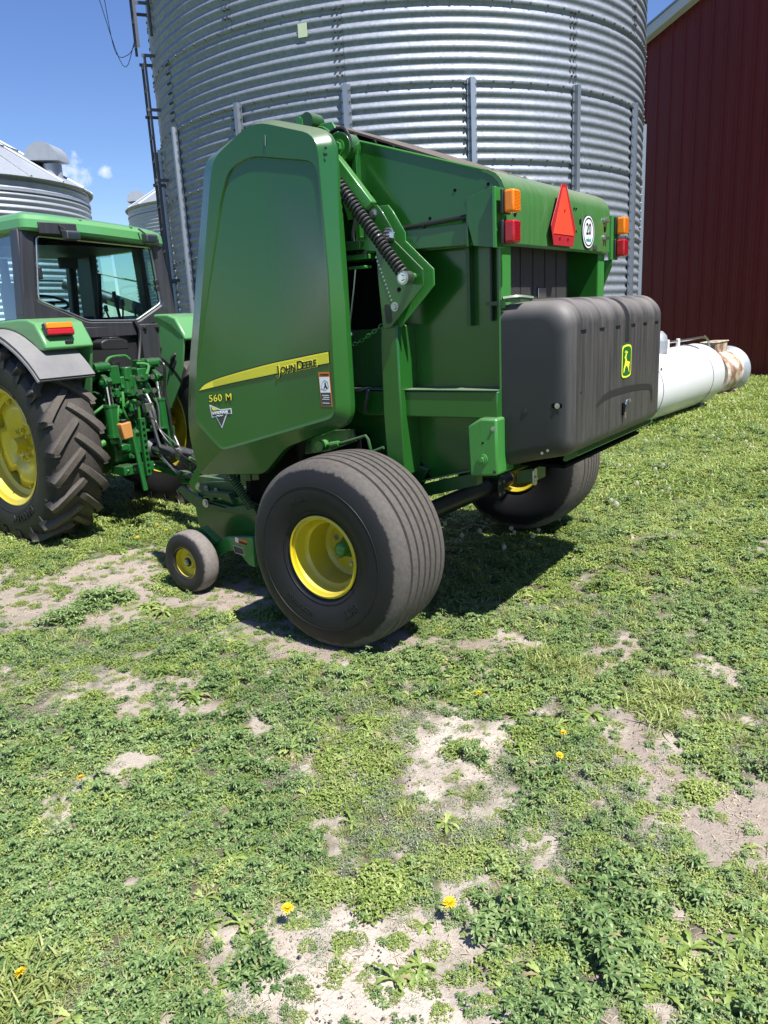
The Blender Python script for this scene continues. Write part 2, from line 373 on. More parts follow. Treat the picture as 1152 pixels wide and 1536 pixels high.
# ================================================================== ROUND BALER (local: x forward, y left, z up)
BA = empty('round_baler', (.40, 4.96, 0), rad(180 - 36.2), 'large green round baler with tall side shield, fat tyres and black rear cover', 'baler')
YL, YR = .70, -.70
wall = [(-.71, 2.425), (-.78, 2.40), (-.805, 2.35), (-.805, 2.05), (-.795, .96), (-.60, .94), (-.26, .85), (.3, .70), (1.0, .60), (1.25, .62), (1.30, 1.3), (1.1, 2.2), (.9, 2.62), (.5, 2.80), (.04, 2.67)]
wall_lo = [(-.795, 2.10), (-.795, .96), (-.60, .94), (-.26, .85), (.3, .70), (1.0, .60), (1.25, .62), (1.30, 1.3), (1.15, 2.10)]
wall_hi = [(-.71, 2.425), (-.78, 2.40), (-.805, 2.35), (-.805, 2.085), (1.15, 2.085), (1.1, 2.2), (.9, 2.62), (.5, 2.80), (.04, 2.67)]
MB().prism(wall_hi, YL - .02, YL).build('upper_side_wall', 'green', BA, bevel=.003)
MB().prism(wall_hi, YR, YR + .02).build('upper_side_wall', 'green', BA, bevel=.003)
MB().prism(wall_lo, .595, .612).build('side_wall', 'green', BA)
MB().prism(wall_lo, -.612, -.595).build('side_wall', 'green', BA)
MB().prism([(-.118, 2.07), (.30, 2.07), (.30, 1.70), (-.118, 1.70)], .609, .616).build('opening_shade_plate', 'black_hole', BA)  # black plate set proud; colour stands in for the shaded inside of an opening
MB().prism([(-.118, 1.70), (.30, 1.70), (.30, 1.38), (-.118, 1.38)], .609, .618).build('access_panel', 'green_dusty', BA, bevel=.002)
MB().box(-.80, -.788, .60, .706, .955, 2.085).build('rear_flange', 'green_bright', BA)
MB().box(-.80, -.788, -.706, -.60, .955, 2.085).build('rear_flange', 'green_bright', BA)
# upper dividing flange on the wall edge
mb = MB(); mb.tube([(-.71, YL, 2.428), (.04, YL, 2.673), (.5, YL, 2.803)], .007, 6); mb.build('edge_flange', 'green_bright', BA)
# inside drum floor, front closure
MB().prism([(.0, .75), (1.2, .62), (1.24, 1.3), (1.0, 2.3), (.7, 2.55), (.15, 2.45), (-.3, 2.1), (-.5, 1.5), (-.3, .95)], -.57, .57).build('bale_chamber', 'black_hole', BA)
# belts running over the top
mb = MB(); n = 24
top = bez([(.60, .60), (.50, .60), (.04, .60), (-.35, .60), (-.66, .60)], 6)
prof = [(.62, 2.80), (.57, 2.86), (.49, 2.885), (.04, 2.712), (-.35, 2.56), (-.68, 2.43)]
for i in range(6):
    y0 = .56 - i * .195
    mb.prism(prof + [(x, z - .012) for x, z in prof[::-1]], y0 - .18, y0)
    mb.prism([(x * .97 + .02, z - .05) for x, z in prof] + [(x * .97 + .02, z - .06) for x, z in prof[::-1]], y0 - .18, y0)
mb.build('belts', 'belt', BA)
mb = MB(); mb.cyl((.50, .60, 2.80), (.50, -.60, 2.80), .075, n=24); mb.build('top_roller', 'green_dark', BA)
mb = MB(); mb.cyl((.30, .62, 2.68), (.30, -.62, 2.68), .06, n=24); mb.build('belt_roller', 'green_dark', BA)
MB().prism([(.62, 2.70), (.52, 2.87), (.42, 2.86), (.12, 2.68), (.3, 2.64)], .61, .63).build('roller_plate', 'green', BA, bevel=.003)
MB().prism([(.34, 2.76), (.30, 2.80), (.22, 2.80), (.16, 2.71), (.3, 2.66)], .66, .675).build('roller_plate', 'green_bright', BA, bevel=.003)
bolt(BA, (.40, .705, 2.815), r=.03, h=.03, mat='green_bright', name='roller_end')
mb = MB(); mb.cyl((.35, .63, 2.815), (.35, .73, 2.815), .045, n=20); mb.build('bearing_cap', 'green_dark', BA)
mb = MB(); mb.tube(bez([(.32, .72, 2.73), (.26, .73, 2.77), (.2, .73, 2.74), (.17, .74, 2.70)], 5), .006, 6); mb.build('guard_wire', 'green_bright', BA)
# pivot boss at the top of the shield
mb = MB(); mb.cyl((.085, .70, 2.635), (.085, .80, 2.635), .075, n=28); mb.prism([(.16, 2.63), (.01, 2.63), (.05, 2.28), (.10, 2.28), (.15, 2.45)], .715, .735); mb.build('tension_arm', 'green', BA, bevel=.003)
bolt(BA, (.085, .80, 2.635), r=.026, h=.02, mat='green_bright', name='pivot_pin')
mb = MB(); mb.tube(bez([(.20, .78, 2.55), (.2, .79, 2.66), (.12, .79, 2.72), (.04, .79, 2.71), (.01, .78, 2.62)], 6), .011, 8); mb.build('hose', 'hose', BA)
mb = MB(); mb.tube(bez([(.04, .74, 2.3), (.06, .75, 2.18), (.0, .76, 2.1), (-.04, .75, 2.12)], 6), .009, 8); mb.build('hose', 'hose', BA)
MB().box(.02, .05, .70, .74, 2.08, 2.66).build('upright', 'green', BA, bevel=.002)
# rear hood
hp = [(-.70, 2.432), (-.735, 2.425), (-.775, 2.405), (-.805, 2.375), (-.825, 2.33), (-.832, 2.24), (-.83, 2.085), (-.81, 2.075)]
MB().prism(hp + [(x + .018, z - .012) for x, z in hp[::-1][1:]], YR - .012, YL + .004).build('rear_hood', 'green_dusty', BA, ang=30, bevel=.002)
for i in range(8): bolt(BA, (-.722, .62 - i * .175, 2.432), (-.2, 0, 1), .009, .008)
for y in (.62, .60): bolt(BA, (-.832, y, 2.275), (-1, 0, 0), .012, .02); bolt(BA, (-.832, y, 2.175), (-1, 0, 0), .012, .02)
for y in (-.60, -.63): bolt(BA, (-.832, y, 2.265), (-1, 0, 0), .012, .02); bolt(BA, (-.832, y, 2.165), (-1, 0, 0), .012, .02)
for y, z in ((.615, 2.225), (-.615, 2.215), (-.22, 2.235)):
    mb = MB(); mb.cyl((-.8345, y, z), (-.831, y, z), .016, n=16); mb.build('hole', 'black_hole', BA)
for y, z in ((-.13, 2.30), (-.13, 2.18), (-.16, 2.30), (-.16, 2.18)):
    mb = MB(); mb.cyl((-.8345, y, z), (-.831, y, z), .006, n=10); mb.build('hole', 'black_hole', BA)
for f_, z in ((-.55, 2.355), (-.735, 2.36), (-.62, 2.30), (-.40, 2.24), (-.04, 2.40), (-.72, 2.15)):
    mb = MB(); mb.cyl((f_, YL - .001, z), (f_, YL + .003, z), .008, n=10); mb.build('hole', 'black_hole', BA)
# rear opening: posts, screen
MB().box(-.786, -.66, -.712, -.665, .97, 2.08).build('rear_post', 'green_bright', BA, bevel=.003)
MB().box(-.60, -.58, -.66, .66, 1.70, 2.13).build('rear_wall', 'green_dark', BA)
sc = MB().box(-.715, -.705, -.32, .64, 1.72, 2.09).build('screen', 'screen', BA)
for i in range(7): MB().box(-.7185, -.7155, .63 - i * .157, .634 - i * .157, 1.75, 2.085).build('screen_seam', 'black_paint', sc)
MB().box(-.725, -.7175, .0, .105, 1.825, 1.88).build('screen_handle', 'zinc', BA, bevel=.003)
MB().box(-.79, -.69, -.66, .66, 1.795, 1.815).build('opening_sill', 'green_dark', BA)
# emblem on hood
def shift(poly, y, z): return [(y + a, z + b_) for a, b_ in poly]
sm = MB().prism(shift([(-.032, .312), (.032, .312), (.166, .098), (.132, 0), (-.132, 0), (-.166, .098)], .085, 2.090), -.858, -.862, 'x').build('slow_vehicle_sign', 'red_dark', BA, bevel=.001)
MB().prism(shift([(-.013, .295), (.013, .295), (.134, .058), (-.134, .058)], .085, 2.090), -.865, -.8615, 'x').build('triangle', 'orange', sm)
MB().box(-.858, -.83, .06, .11, 2.16, 2.32).build('sign_bracket', 'green_dusty', BA)
for y, z in ((.085, 2.27), (.140, 2.130), (.03, 2.130)): bolt(BA, (-.863, y, z), (-1, 0, 0), .007, .006, 'red')
mb = MB(); mb.cyl((-.832, -.335, 2.185), (-.8365, -.335, 2.185), .094, n=40); dsk = mb.build('speed_sign', 'decal_black', BA)
mb = MB(); mb.cyl((-.8366, -.335, 2.185), (-.838, -.335, 2.185), .089, n=40); mb.build('sign_border', 'decal_white', dsk)
mb = MB(); mb.lathe([(.080, -.0002), (.080, -.0012), (.072, -.0012), (.072, -.0002)], (-.838, -.335, 2.185), 'x', 40, closed=True); mb.build('sign_ring', 'decal_black', dsk)
text('sign_number', '20', .088, 'decal_black', dsk, (-.8385, -.335, 2.172), (0, -1, 0), (0, 0, 1), bold=.0018, align='CENTER', sx=.9)
text('sign_unit', 'mile/h', .032, 'teal', dsk, (-.8385, -.335, 2.132), (0, -1, 0), (0, 0, 1), bold=.0006, align='CENTER')
MB().box(-.8345, -.832, -.49, -.425, 2.093, 2.115).build('maker_plate', 'gray_steel', BA)
# lights
def light(y, z, mat):
    o = MB().box(-.86, -.845, y - .04, y + .04, z, z + .108).build('marker_light' if mat == 'amber' else 'tail_light', 'plastic_black', BA, bevel=.004)
    mb = MB(); mb.box(-.915, -.86, y - .037, y + .037, z + .003, z + .105)
    l = mb.build('lens', mat, o, bevel=.012, seg=3)
    mb = MB()
    for i in range(14): mb.box(-.9165, -.914, y - .03, y + .03, z + .012 + i * .0062, z + .0145 + i * .0062)
    mb.build('lens_rib', mat, l)
light(.755, 2.207, 'amber'); light(.755, 2.072, 'red'); light(-.775, 2.185, 'amber'); light(-.775, 2.055, 'red')
MB().prism([(-.655, 2.30), (-.80, 2.335), (-.815, 2.335), (-.815, 2.065), (-.79, 2.065), (-.69, 2.08), (-.655, 2.20)], .772, .776).build('light_bracket', 'green', BA, bevel=.001)
MB().box(-.822, -.806, .70, .80, 2.06, 2.33).build('light_bracket', 'green_bright', BA, bevel=.002)
MB().prism([(-.66, .70), (-.66, .774), (-.652, .774), (-.64, .70)], 2.08, 2.30, 'z').build('light_bracket', 'green', BA)
MB().box(-.845, -.825, -.82, -.70, 2.04, 2.30).build('light_bracket', 'green_bright', BA, bevel=.002)
MB().prism([(-.78, 2.04), (-.84, 2.04), (-.84, 2.0), (-.78, 1.85)], -.735, -.715).build('light_bracket', 'green', BA)
# cross channel on the side
MB().prism([(.02, 2.19), (-.66, 2.195), (-.69, 2.10), (-.69, 2.085), (-.25, 2.095), (.02, 2.10)], .60, .748).build('side_channel', 'green', BA, bevel=.006)
mb = MB(); mb.tube([(-.20, .74, 2.203), (-.40, .745, 2.208), (-.67, .745, 2.222)], .0115, 8); mb.build('cable_sleeve', 'hose', BA)
mb = MB(); mb.cyl((-.385, .743, 2.206), (-.395, .743, 2.207), .017, n=12); mb.build('cable_tie', 'hose', BA)
# lower rib with ledge
MB().prism([(.20, 1.36), (-.79, 1.375), (-.79, 1.235), (.08, 1.225)], .605, .738).build('side_rib', 'green', BA, bevel=.008)
MB().prism([(.20, 1.375), (-.79, 1.382), (-.79, 1.378), (.20, 1.371)], .61, .746).build('ledge', 'green_dusty', BA)
# post
MB().prism([(-.115, 1.72), (-.225, 1.72), (-.235, .90), (-.118, .94), (-.105, 1.25)], .605, .785).build('side_post', 'green', BA, bevel=.010)
# lower bracket
lb = MB().prism([(-.645, 1.20), (-.72, 1.245), (-.815, 1.245), (-.815, .955), (-.655, .94)], .605, .80).build('jack_bracket', 'green_bright', BA, bevel=.012)
mb = MB(); mb.cyl((-.735, .80, 1.035), (-.735, .808, 1.035), .028, n=24); mb.build('washer', 'green_bright', lb)
bolt(lb, (-.735, .808, 1.035), r=.014, h=.014, mat='green_bright')
bolt(lb, (-.795, .80, 1.195), r=.008, h=.008); bolt(lb, (-.80, .80, .975), r=.006, h=.004, mat='black_paint')
mb = MB(); mb.cyl((-.735, .799, 1.12), (-.735, .8015, 1.12), .006, n=10); mb.build('hole', 'black_hole', lb)
# bottom edge lip
MB().prism([(-.26, .848), (-.60, .938), (-.60, .946), (-.26, .856)], .605, .66).build('bottom_lip', 'green_dusty', BA)
MB().prism([(.3, .68), (-.26, .83), (-.62, .93), (-.62, .86), (-.2, .74), (.3, .60)], .60, .66).build('lower_beam', 'green_dark', BA)
# tension linkage plates
pl_ = [(-.06, 2.325), (-.15, 2.325), (-.18, 2.29), (-.25, 2.18), (-.25, 2.14), (-.415, 1.99), (-.415, 1.91), (-.20, 1.71), (-.15, 1.705), (-.135, 1.95), (-.13, 2.10), (-.05, 2.11)]
P1 = MB().prism(pl_, .80, .808).build('linkage_plate', 'green', BA, bevel=.0015)
MB().prism([(x - .035, z + .0) for x, z in pl_], .752, .76).build('linkage_plate', 'green_bright', BA, bevel=.0015)
mb = MB()
for i in range(12):
    t = i / 11; mb.cyl((-.13 - .085 * t, .808, 2.07 - .22 * t), (-.13 - .085 * t, .811, 2.07 - .22 * t), .0055, n=8)
mb.build('adjust_holes', 'zinc', P1)
for a, r, mt in (((-.125, .809, 2.287), .016, 'zinc'), ((-.215, .809, 2.17), .026, 'chrome'), ((-.235, .809, 1.815), .016, 'zinc'), ((-.345, .809, 1.955), .013, 'green_bright')): bolt(BA, a, r=r, h=r, mat=mt)
mb = MB(); mb.cyl((-.265, .807, 1.90), (-.265, .8095, 1.90), .012, n=14); mb.build('hole', 'black_hole', P1)
sl = round_poly([(-.165, 1.83, .02), (-.205, 1.83, .02), (-.215, 1.735, .02), (-.175, 1.725, .02)], 4)
MB().prism(sl, .8075, .8095).build('slot', 'black_paint', P1)
mb = MB(); mb.cyl((-.36, .76, 1.96), (-.36, .86, 1.96), .016, n=14); mb.build('link_pin', 'green_bright', BA)
# link bar
d = Vector((-.13, 0, 2.33)) - Vector((.13, 0, 2.62)); d.normalize(); nrm = Vector((-d.z, 0, d.x)) * .028
A, B = Vector((.15, 0, 2.64)), Vector((-.12, 0, 2.32))
q = [A + nrm, B + nrm, B - nrm, A - nrm]
MB().prism([(p.x, p.z) for p in q], .79, .84).build('link_bar', 'green_bright', BA, bevel=.006)
# big tension spring
sp_ = coil((.13, .875, 2.555), (-.335, .875, 1.975), .027, 33, .0075, 6, 12).build('tension_spring', 'black_paint', BA)
mb = MB(); mb.cyl((.16, .875, 2.59), (-.34, .875, 1.965), .010, n=8); mb.build('spring_rod', 'black_paint', sp_)
mb = MB(); mb.cyl((-.352, .84, 1.952), (-.352, .90, 1.952), .034, n=24); mb.build('spring_washer', 'zinc', sp_); bolt(sp_, (-.352, .90, 1.952), r=.016, h=.018, mat='chrome')
# small ledges by the shield
mb = MB(); mb.box(-.02, .10, .72, .80, 2.12, 2.165); mb.build('latch_block', 'green_dusty', BA, bevel=.004)
mb = MB(); mb.box(-.05, .14, .61, .79, 2.07, 2.095); mb.box(-.06, .05, .76, .82, 2.02, 2.035); mb.build('latch_bracket', 'green_bright', BA, bevel=.004)
# thin rod with return spring, bead chain, cable
mb = MB(); mb.tube([(.015, .80, 2.03), (.04, .80, 1.9), (.075, .80, 1.74), (.08, .80, 1.66)], .0045, 6); rod = mb.build('trip_cable', 'zinc', BA)
coil((.082, .80, 1.67), (.10, .80, 1.46), .012, 26, .0028, 5, 9).build('return_spring', 'zinc', rod)
mb = MB(); mb.cyl((.079, .80, 1.675), (.08, .80, 1.69), .018, n=14); mb.build('spring_cup', 'zinc', rod)
mb = MB(); mb.tube(bez([(.10, .80, 1.46), (.10, .80, 1.40), (.05, .80, 1.376), (.0, .79, 1.385), (-.02, .79, 1.37)], 5), .007, 7); mb.build('cable_end', 'zinc', rod)
mb = MB(); mb.tube(bez([(-.01, .79, 1.385), (-.015, .80, 1.34), (.0, .80, 1.30), (.015, .79, 1.25)], 5), .009, 8); mb.build('cable_clamp', 'hose', BA)
ch = empty('chain', (0, 0, 0)); ch.parent = BA
cp = bez([(.15, .79, 1.60), (.10, .785, 1.615), (.0, .78, 1.655), (-.125, .775, 1.725)], 5)
Ls = [sum((cp[i + 1] - cp[i]).length for i in range(k)) for k in range(len(cp))]; tot = Ls[-1]; NL = 12
lkm = None
for i in range(NL):
    s = tot * (i + .5) / NL; k = max(j for j in range(len(Ls)) if Ls[j] <= s); k = min(k, len(cp) - 2)
    p = cp[k].lerp(cp[k + 1], (s - Ls[k]) / (Ls[k + 1] - Ls[k])); t = (cp[k + 1] - cp[k]).normalized()
    if lkm is None:
        o = MB().tube([(.017 * math.cos(a) if abs(math.cos(a)) else 0, .009 * math.sin(a), 0) for a in np.linspace(0, 2 * PI, 15)[:-1]], .0028, 6, closed=True).build('chain_link', 'green_bright', ch); lkm = o.data
    else: o = bpy.data.objects.new('chain_link', lkm); COL.objects.link(o); o.parent = ch
    qn = t.to_track_quat('X', 'Z') @ Matrix.Rotation(PI / 2 * (i % 2) + .3, 4, 'X').to_quaternion(); o.location = p; o.rotation_euler = qn.to_euler()
mb = MB(); mb.tube([(.30, .80, 1.05), (.18, .80, 1.07), (.01, .80, 1.12), (-.005, .80, 1.10), (-.02, .80, 1.04), (-.03, .80, 1.03), (-.11, .80, 1.06)], .009, 8); mb.build('crank_rod', 'green_dark', BA)
mb = MB(); mb.cyl((.27, .80, 1.055), (.21, .80, 1.066), .017, n=10); mb.cyl((.33, .78, 1.05), (.33, .84, 1.05), .03, n=14); mb.build('crank_nut', 'green_bright', BA)
MB().prism([(.46, 1.12), (.12, 1.15), (.10, 1.08), (.30, 1.01), (.5, .98)], .76, .78).build('crank_plate', 'green_dark', BA, bevel=.003)

# ---- side shield (moulded door), both sides
def shield(sg):
    O = [(.50, 2.83, .14), (.015, 2.685, .11), (.0, 2.0, .0), (.0, 1.21, .10), (.50, 1.045, .06), (.70, .868, .05), (1.30, .818, .03), (1.365, 1.10, .12), (1.28, 1.52, .03), (.985, 2.55, .05), (.95, 2.68, .09)]
    A_ = [(.495, 2.80, .12), (.065, 2.665, .09), (.045, 2.0, .0), (.055, 1.25, .07), (.52, 1.13, .03), (.75, 1.07, .03), (.99, 1.01, .05), (1.20, 1.18, .05), (1.13, 1.55, .03), (.87, 2.50, .06), (.82, 2.66, .09)]
    R_ = [(.52, 2.635, .07), (.075, 2.545, .08), (.058, 2.0, .0), (.068, 1.262, .06), (.52, 1.142, .03), (.75, 1.082, .03), (.98, 1.026, .04), (1.185, 1.19, .04), (1.115, 1.55, .03), (.79, 2.45, .08), (.70, 2.60, .10)]
    R2 = [(x + (.55 - x) * .012, z + (1.8 - z) * .008, r) for x, z, r in R_]
    rs = []
    for ctrl, y in ((O, .895), (O, .925), (O, .94), (A_, .995), (A_, 1.0), (R_, .998), (R2, .988)):
        k = {.925: 1, .94: 1}.get(y, 1); rs.append([(x, sg * y, z) for x, z in round_poly(ctrl, 5)])
    # small inset on the .94 ring softens the edge
    cx_, cz_ = .6, 1.8
    rs[2] = [(x + (cx_ - x) * .012, y, z + (cz_ - z) * .006) for x, y, z in rs[2]]
    rs[-1] = [(x, sg * (.9975 - .0105 * min(1, max(0, (z - 1.75) / .5))), z) for x, y, z in rs[-1]]
    mb = MB(); rings(mb, rs, capa=False)
    o = mb.build('side_shield', 'green', BA, ang=28)
    return o
SH = shield(1); shield(-1)
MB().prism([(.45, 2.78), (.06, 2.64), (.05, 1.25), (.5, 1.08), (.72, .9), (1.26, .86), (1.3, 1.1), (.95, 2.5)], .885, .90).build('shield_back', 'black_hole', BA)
MB().prism([(1.285, 1.345), (1.262, 1.345), (1.276, 1.262), (1.298, 1.262)], .925, .952).build('shield_slot', 'black_hole', SH)
mb = MB(); mb.tube([(.405, 1.003, 2.715), (.41, 1.004, 2.665)], .003, 6); mb.build('lock_slot', 'zinc', SH)
for z in (2.60, 2.57): bolt(SH, (.03, .975, z), (-.5, .8, 0), .005, .004, 'black_paint')
DY = .9982
stripe_t = bez([(1.135, 1.378, 0), (1.07, 1.418, 0), (.92, 1.460, 0), (.56, 1.530, 0), (.30, 1.569, 0), (.08, 1.600, 0)], 5)
stripe_b = bez([(.08, 1.542, 0), (.31, 1.510, 0), (.57, 1.470, 0), (.85, 1.427, 0), (1.135, 1.378, 0)], 5)
poly = [(p.x, p.y) for p in stripe_t] + [(p.x, p.y) for p in stripe_b]
cxs = sum(p[0] for p in poly) / len(poly); czs = sum(p[1] for p in poly) / len(poly)
MB().prism([(x, z + (.006 if i < len(stripe_t) else -.005)) for i, (x, z) in enumerate(poly)], DY, DY + .0012).build('stripe_border', 'decal_black', SH)
MB().prism(poly, DY + .0012, DY + .0022).build('brand_stripe', 'decal_yellow', SH)
mb = MB()
for k in range(1, 7):
    t = k / 7; a = [p for p in stripe_t]; 
    pts = []
    for i, p in enumerate(stripe_t):
        if p.x > 1.02: continue
        # bottom line at the same x
        zb = np.interp(p.x, [q_.x for q_ in stripe_b], [q_.y for q_ in stripe_b]); pts.append((p.x, DY + .0024, p.y * t + zb * (1 - t)))
    mb.tube(pts, .0006, 4)
mb.build('stripe_line', 'decal_line', SH)
Xs = Vector((-.33, 0, .052)).normalized(); Ys = Vector((.0, 0, 1))
for dx, mt, bo, yy in ((0, 'decal_yellow', .0040, DY + .0030), (0, 'decal_black', .0013, DY + .0046)):
    o_ = Vector((.462, yy, 1.478))
    for s_, sz, adv in (('J', .070, .002), ('OHN', .053, .027), ('D', .070, .153), ('EERE', .053, .193)):
        text('brand_name', s_, sz, mt, SH, o_ + Xs * adv, Xs, Ys, bold=bo, ext=.0006, sx=.98 if len(s_) > 1 else 1)
text('model_number', '560 M', .060, 'decal_black', SH, (1.056, DY + .0008, 1.309), (-1, 0, .08), (0, 0, 1), bold=.0015, sx=1.25, space=1.1)
text('model_number', '560 M', .060, 'decal_yellow', SH, (1.056, DY + .0020, 1.309), (-1, 0, .08), (0, 0, 1), bold=.0, sx=1.25, space=1.1)
# dealer badge
bd = MB().prism([(1.057, 1.292), (.965, 1.266), (.868, 1.277), (.866, 1.243), (.907, 1.240), (.965, 1.150), (1.010, 1.219), (1.045, 1.212)], DY, DY + .0012).build('dealer_badge', 'decal_white', SH)
MB().prism([(1.046, 1.283), (.962, 1.259), (.874, 1.270), (.872, 1.248), (.915, 1.243), (.965, 1.162), (1.005, 1.224), (1.038, 1.220)], DY + .0012, DY + .002).build('badge_field', 'decal_grey', bd)
MB().prism([(1.040, 1.279), (.982, 1.262), (1.030, 1.258)], DY + .002, DY + .0026).build('badge_flash', 'decal_yellow', bd)
text('badge_text', 'LANDMARK', .024, 'decal_white', bd, (1.034, DY + .0027, 1.233), (-1, 0, .09), (0, 0, 1), bold=.0008, sx=1.08)
text('badge_text', 'IMPLEMENT', .011, 'decal_white', bd, (1.0, DY + .0027, 1.221), (-1, 0, .09), (0, 0, 1), sx=1.05)
# warning decal
wd = MB().prism([(.160, 1.492), (.083, 1.494), (.076, 1.308), (.153, 1.306)], DY, DY + .0012).build('warning_decal', 'decal_orange', SH)
MB().prism([(.155, 1.466), (.086, 1.468), (.083, 1.384), (.152, 1.382)], DY + .0012, DY + .002).build('decal_picture', 'decal_white', wd)
MB().prism([(.151, 1.380), (.083, 1.382), (.080, 1.313), (.149, 1.311)], DY + .0012, DY + .002).build('decal_text_field', 'decal_grey', wd)
text('decal_heading', 'WARNING', .0125, 'decal_black', wd, (.147, DY + .0022, 1.475), sx=1.0, bold=.0006)
for i in range(5): 
    if i != 3: MB().box(.093, .143 - (i % 2) * .008, DY + .002, DY + .0024, 1.366 - i * .0105, 1.3695 - i * .0105).build('decal_line', 'decal_white', wd)
mb = MB(); mb.tube([(.146, DY + .0024, 1.405), (.135, DY + .0024, 1.435), (.118, DY + .0024, 1.45), (.098, DY + .0024, 1.44), (.092, DY + .0024, 1.41), (.118, DY + .0024, 1.396), (.146, DY + .0024, 1.405)], .0008, 4)
mb.prism([(.120, 1.436), (.112, 1.436), (.108, 1.42), (.098, 1.405), (.108, 1.404), (.115, 1.412), (.128, 1.398), (.126, 1.41), (.119, 1.42)], DY + .0022, DY + .0026); mb.build('decal_figure', 'decal_black', wd)

# ---- rear cover (black poly box)
def cover():
    F0, F1 = -.80, -1.165; yA, yB = .712, -.775
    base = [(-.80, 1.800), (-.90, 1.806)]
    for k in range(9): a = rad(90 + k * 90 / 8); base.append((-1.045 + .12 * math.cos(a), 1.685 + .12 * math.sin(a)))
    for k in range(8): a = rad(180 + k * 80 / 7); base.append((-1.085 + .08 * math.cos(a), 1.125 + .08 * math.sin(a)))
    base += [(-.95, 1.015), (-.80, .975)]
    zc = 1.39; H = .41; W_ = .365; r = .085; st = []
    for k in range(9):
        a = rad(90 * k / 8); st.append((r * (1 - math.sin(a)), r * (1 - math.cos(a)) ))
    # st: distance from the end plane, inset ; k=0 at inner, k=8 at end
    sts = [(yA - d_, i_) for d_, i_ in st[::-1]] + [(yB + d_, i_) for d_, i_ in st]
    rs = []
    for y, ins in sts:
        ring = []
        for x, z in base:
            ring.append((F0 + (x - F0) * (W_ - ins) / W_, y, zc + (z - zc) * (H - ins) / H))
        rs.append(ring)
    mb = MB(); rings(mb, rs); return mb, base
mbc, cbase = cover()
CV = mbc.build('rear_cover', 'cover', BA, ang=40)
prof = cbase[1:12]
def strip(y0, y1, off, pts, name, mat, par):
    mb = MB(); o = []
    P = [Vector((p[0], p[1])) for p in pts]
    for i, p in enumerate(P):
        t = (P[min(i + 1, len(P) - 1)] - P[max(i - 1, 0)]).normalized(); nn_ = Vector((t.y, -t.x)); nn_ = nn_ if nn_.dot(p - Vector((-.9, 1.5))) > 0 else -nn_
        o.append(p + nn_ * off)
    # ring of quads with tapered sides
    vs = []
    for p, q_ in zip(P, o): vs += [(p.x, y0 - .008, p.y), (q_.x, y0, q_.y), (q_.x, y1, q_.y), (p.x, y1 + .008, p.y)]
    fs = []
    for i in range(len(P) - 1):
        for k in range(3): fs.append((i * 4 + k, i * 4 + k + 1, i * 4 + 4 + k + 1, i * 4 + 4 + k))
    fs += [(0, 1, 2, 3), tuple((len(P) - 1) * 4 + k for k in (3, 2, 1, 0))]
    mb.add(vs, fs); return mb.build(name, mat, par, ang=50)
for y in (.525, .275, .035, -.215, -.425, -.645):
    strip(y - .0, y + .062, .011, cbase[1:10] + [(-1.165, 1.66)], 'cover_rib', 'cover', CV)
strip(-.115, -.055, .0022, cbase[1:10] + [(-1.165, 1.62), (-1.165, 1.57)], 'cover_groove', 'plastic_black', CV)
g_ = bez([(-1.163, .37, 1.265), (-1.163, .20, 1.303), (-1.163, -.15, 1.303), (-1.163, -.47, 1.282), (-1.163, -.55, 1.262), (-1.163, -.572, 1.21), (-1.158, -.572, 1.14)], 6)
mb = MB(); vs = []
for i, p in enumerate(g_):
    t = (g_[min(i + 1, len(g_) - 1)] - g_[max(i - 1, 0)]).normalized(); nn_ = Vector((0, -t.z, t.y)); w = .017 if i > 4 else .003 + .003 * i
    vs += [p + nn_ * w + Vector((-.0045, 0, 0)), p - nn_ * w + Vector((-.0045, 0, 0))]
mb.add(vs, [(2 * i, 2 * i + 1, 2 * i + 3, 2 * i + 2) for i in range(len(g_) - 1)]); mb.build('hatch_groove_shade', 'plastic_black', CV)  # dark strip painting the shadow of the hatch groove, proud of the cover
lt = MB().box(-1.176, -1.165, -.06, -.028, 1.165, 1.235).build('latch', 'black_hole', CV, bevel=.003)
mb = MB(); mb.tube(bez([(-1.178, -.045, 1.225), (-1.185, -.06, 1.25), (-1.187, -.09, 1.255), (-1.185, -.10, 1.235)], 5), .005, 7); mb.box(-1.182, -1.176, -.055, -.036, 1.15, 1.185); mb.build('latch_hook', 'chrome', lt)
mb = MB(); mb.prism(round_poly([(-1.125, 1.32, .01), (-1.07, 1.32, .01), (-1.07, 1.296, .01), (-1.125, 1.296, .01)], 3), .7125, .7145); hs = mb.build('side_recess', 'black_hole', CV); bolt(hs, (-1.10, .7145, 1.308), r=.009, h=.006)
bolt(CV, (-.93, .712, 1.275), r=.012, h=.006, mat='plastic_black')
for p in ((-1.02, .712, 1.07), (-1.05, .711, 1.085)): bolt(CV, p, r=.005, h=.004)
for y, z in ((.58, 1.36), (-.755, 1.36)): bolt(CV, (-1.162, y, z), (-1, 0, 0), .008, .005, 'plastic_black')
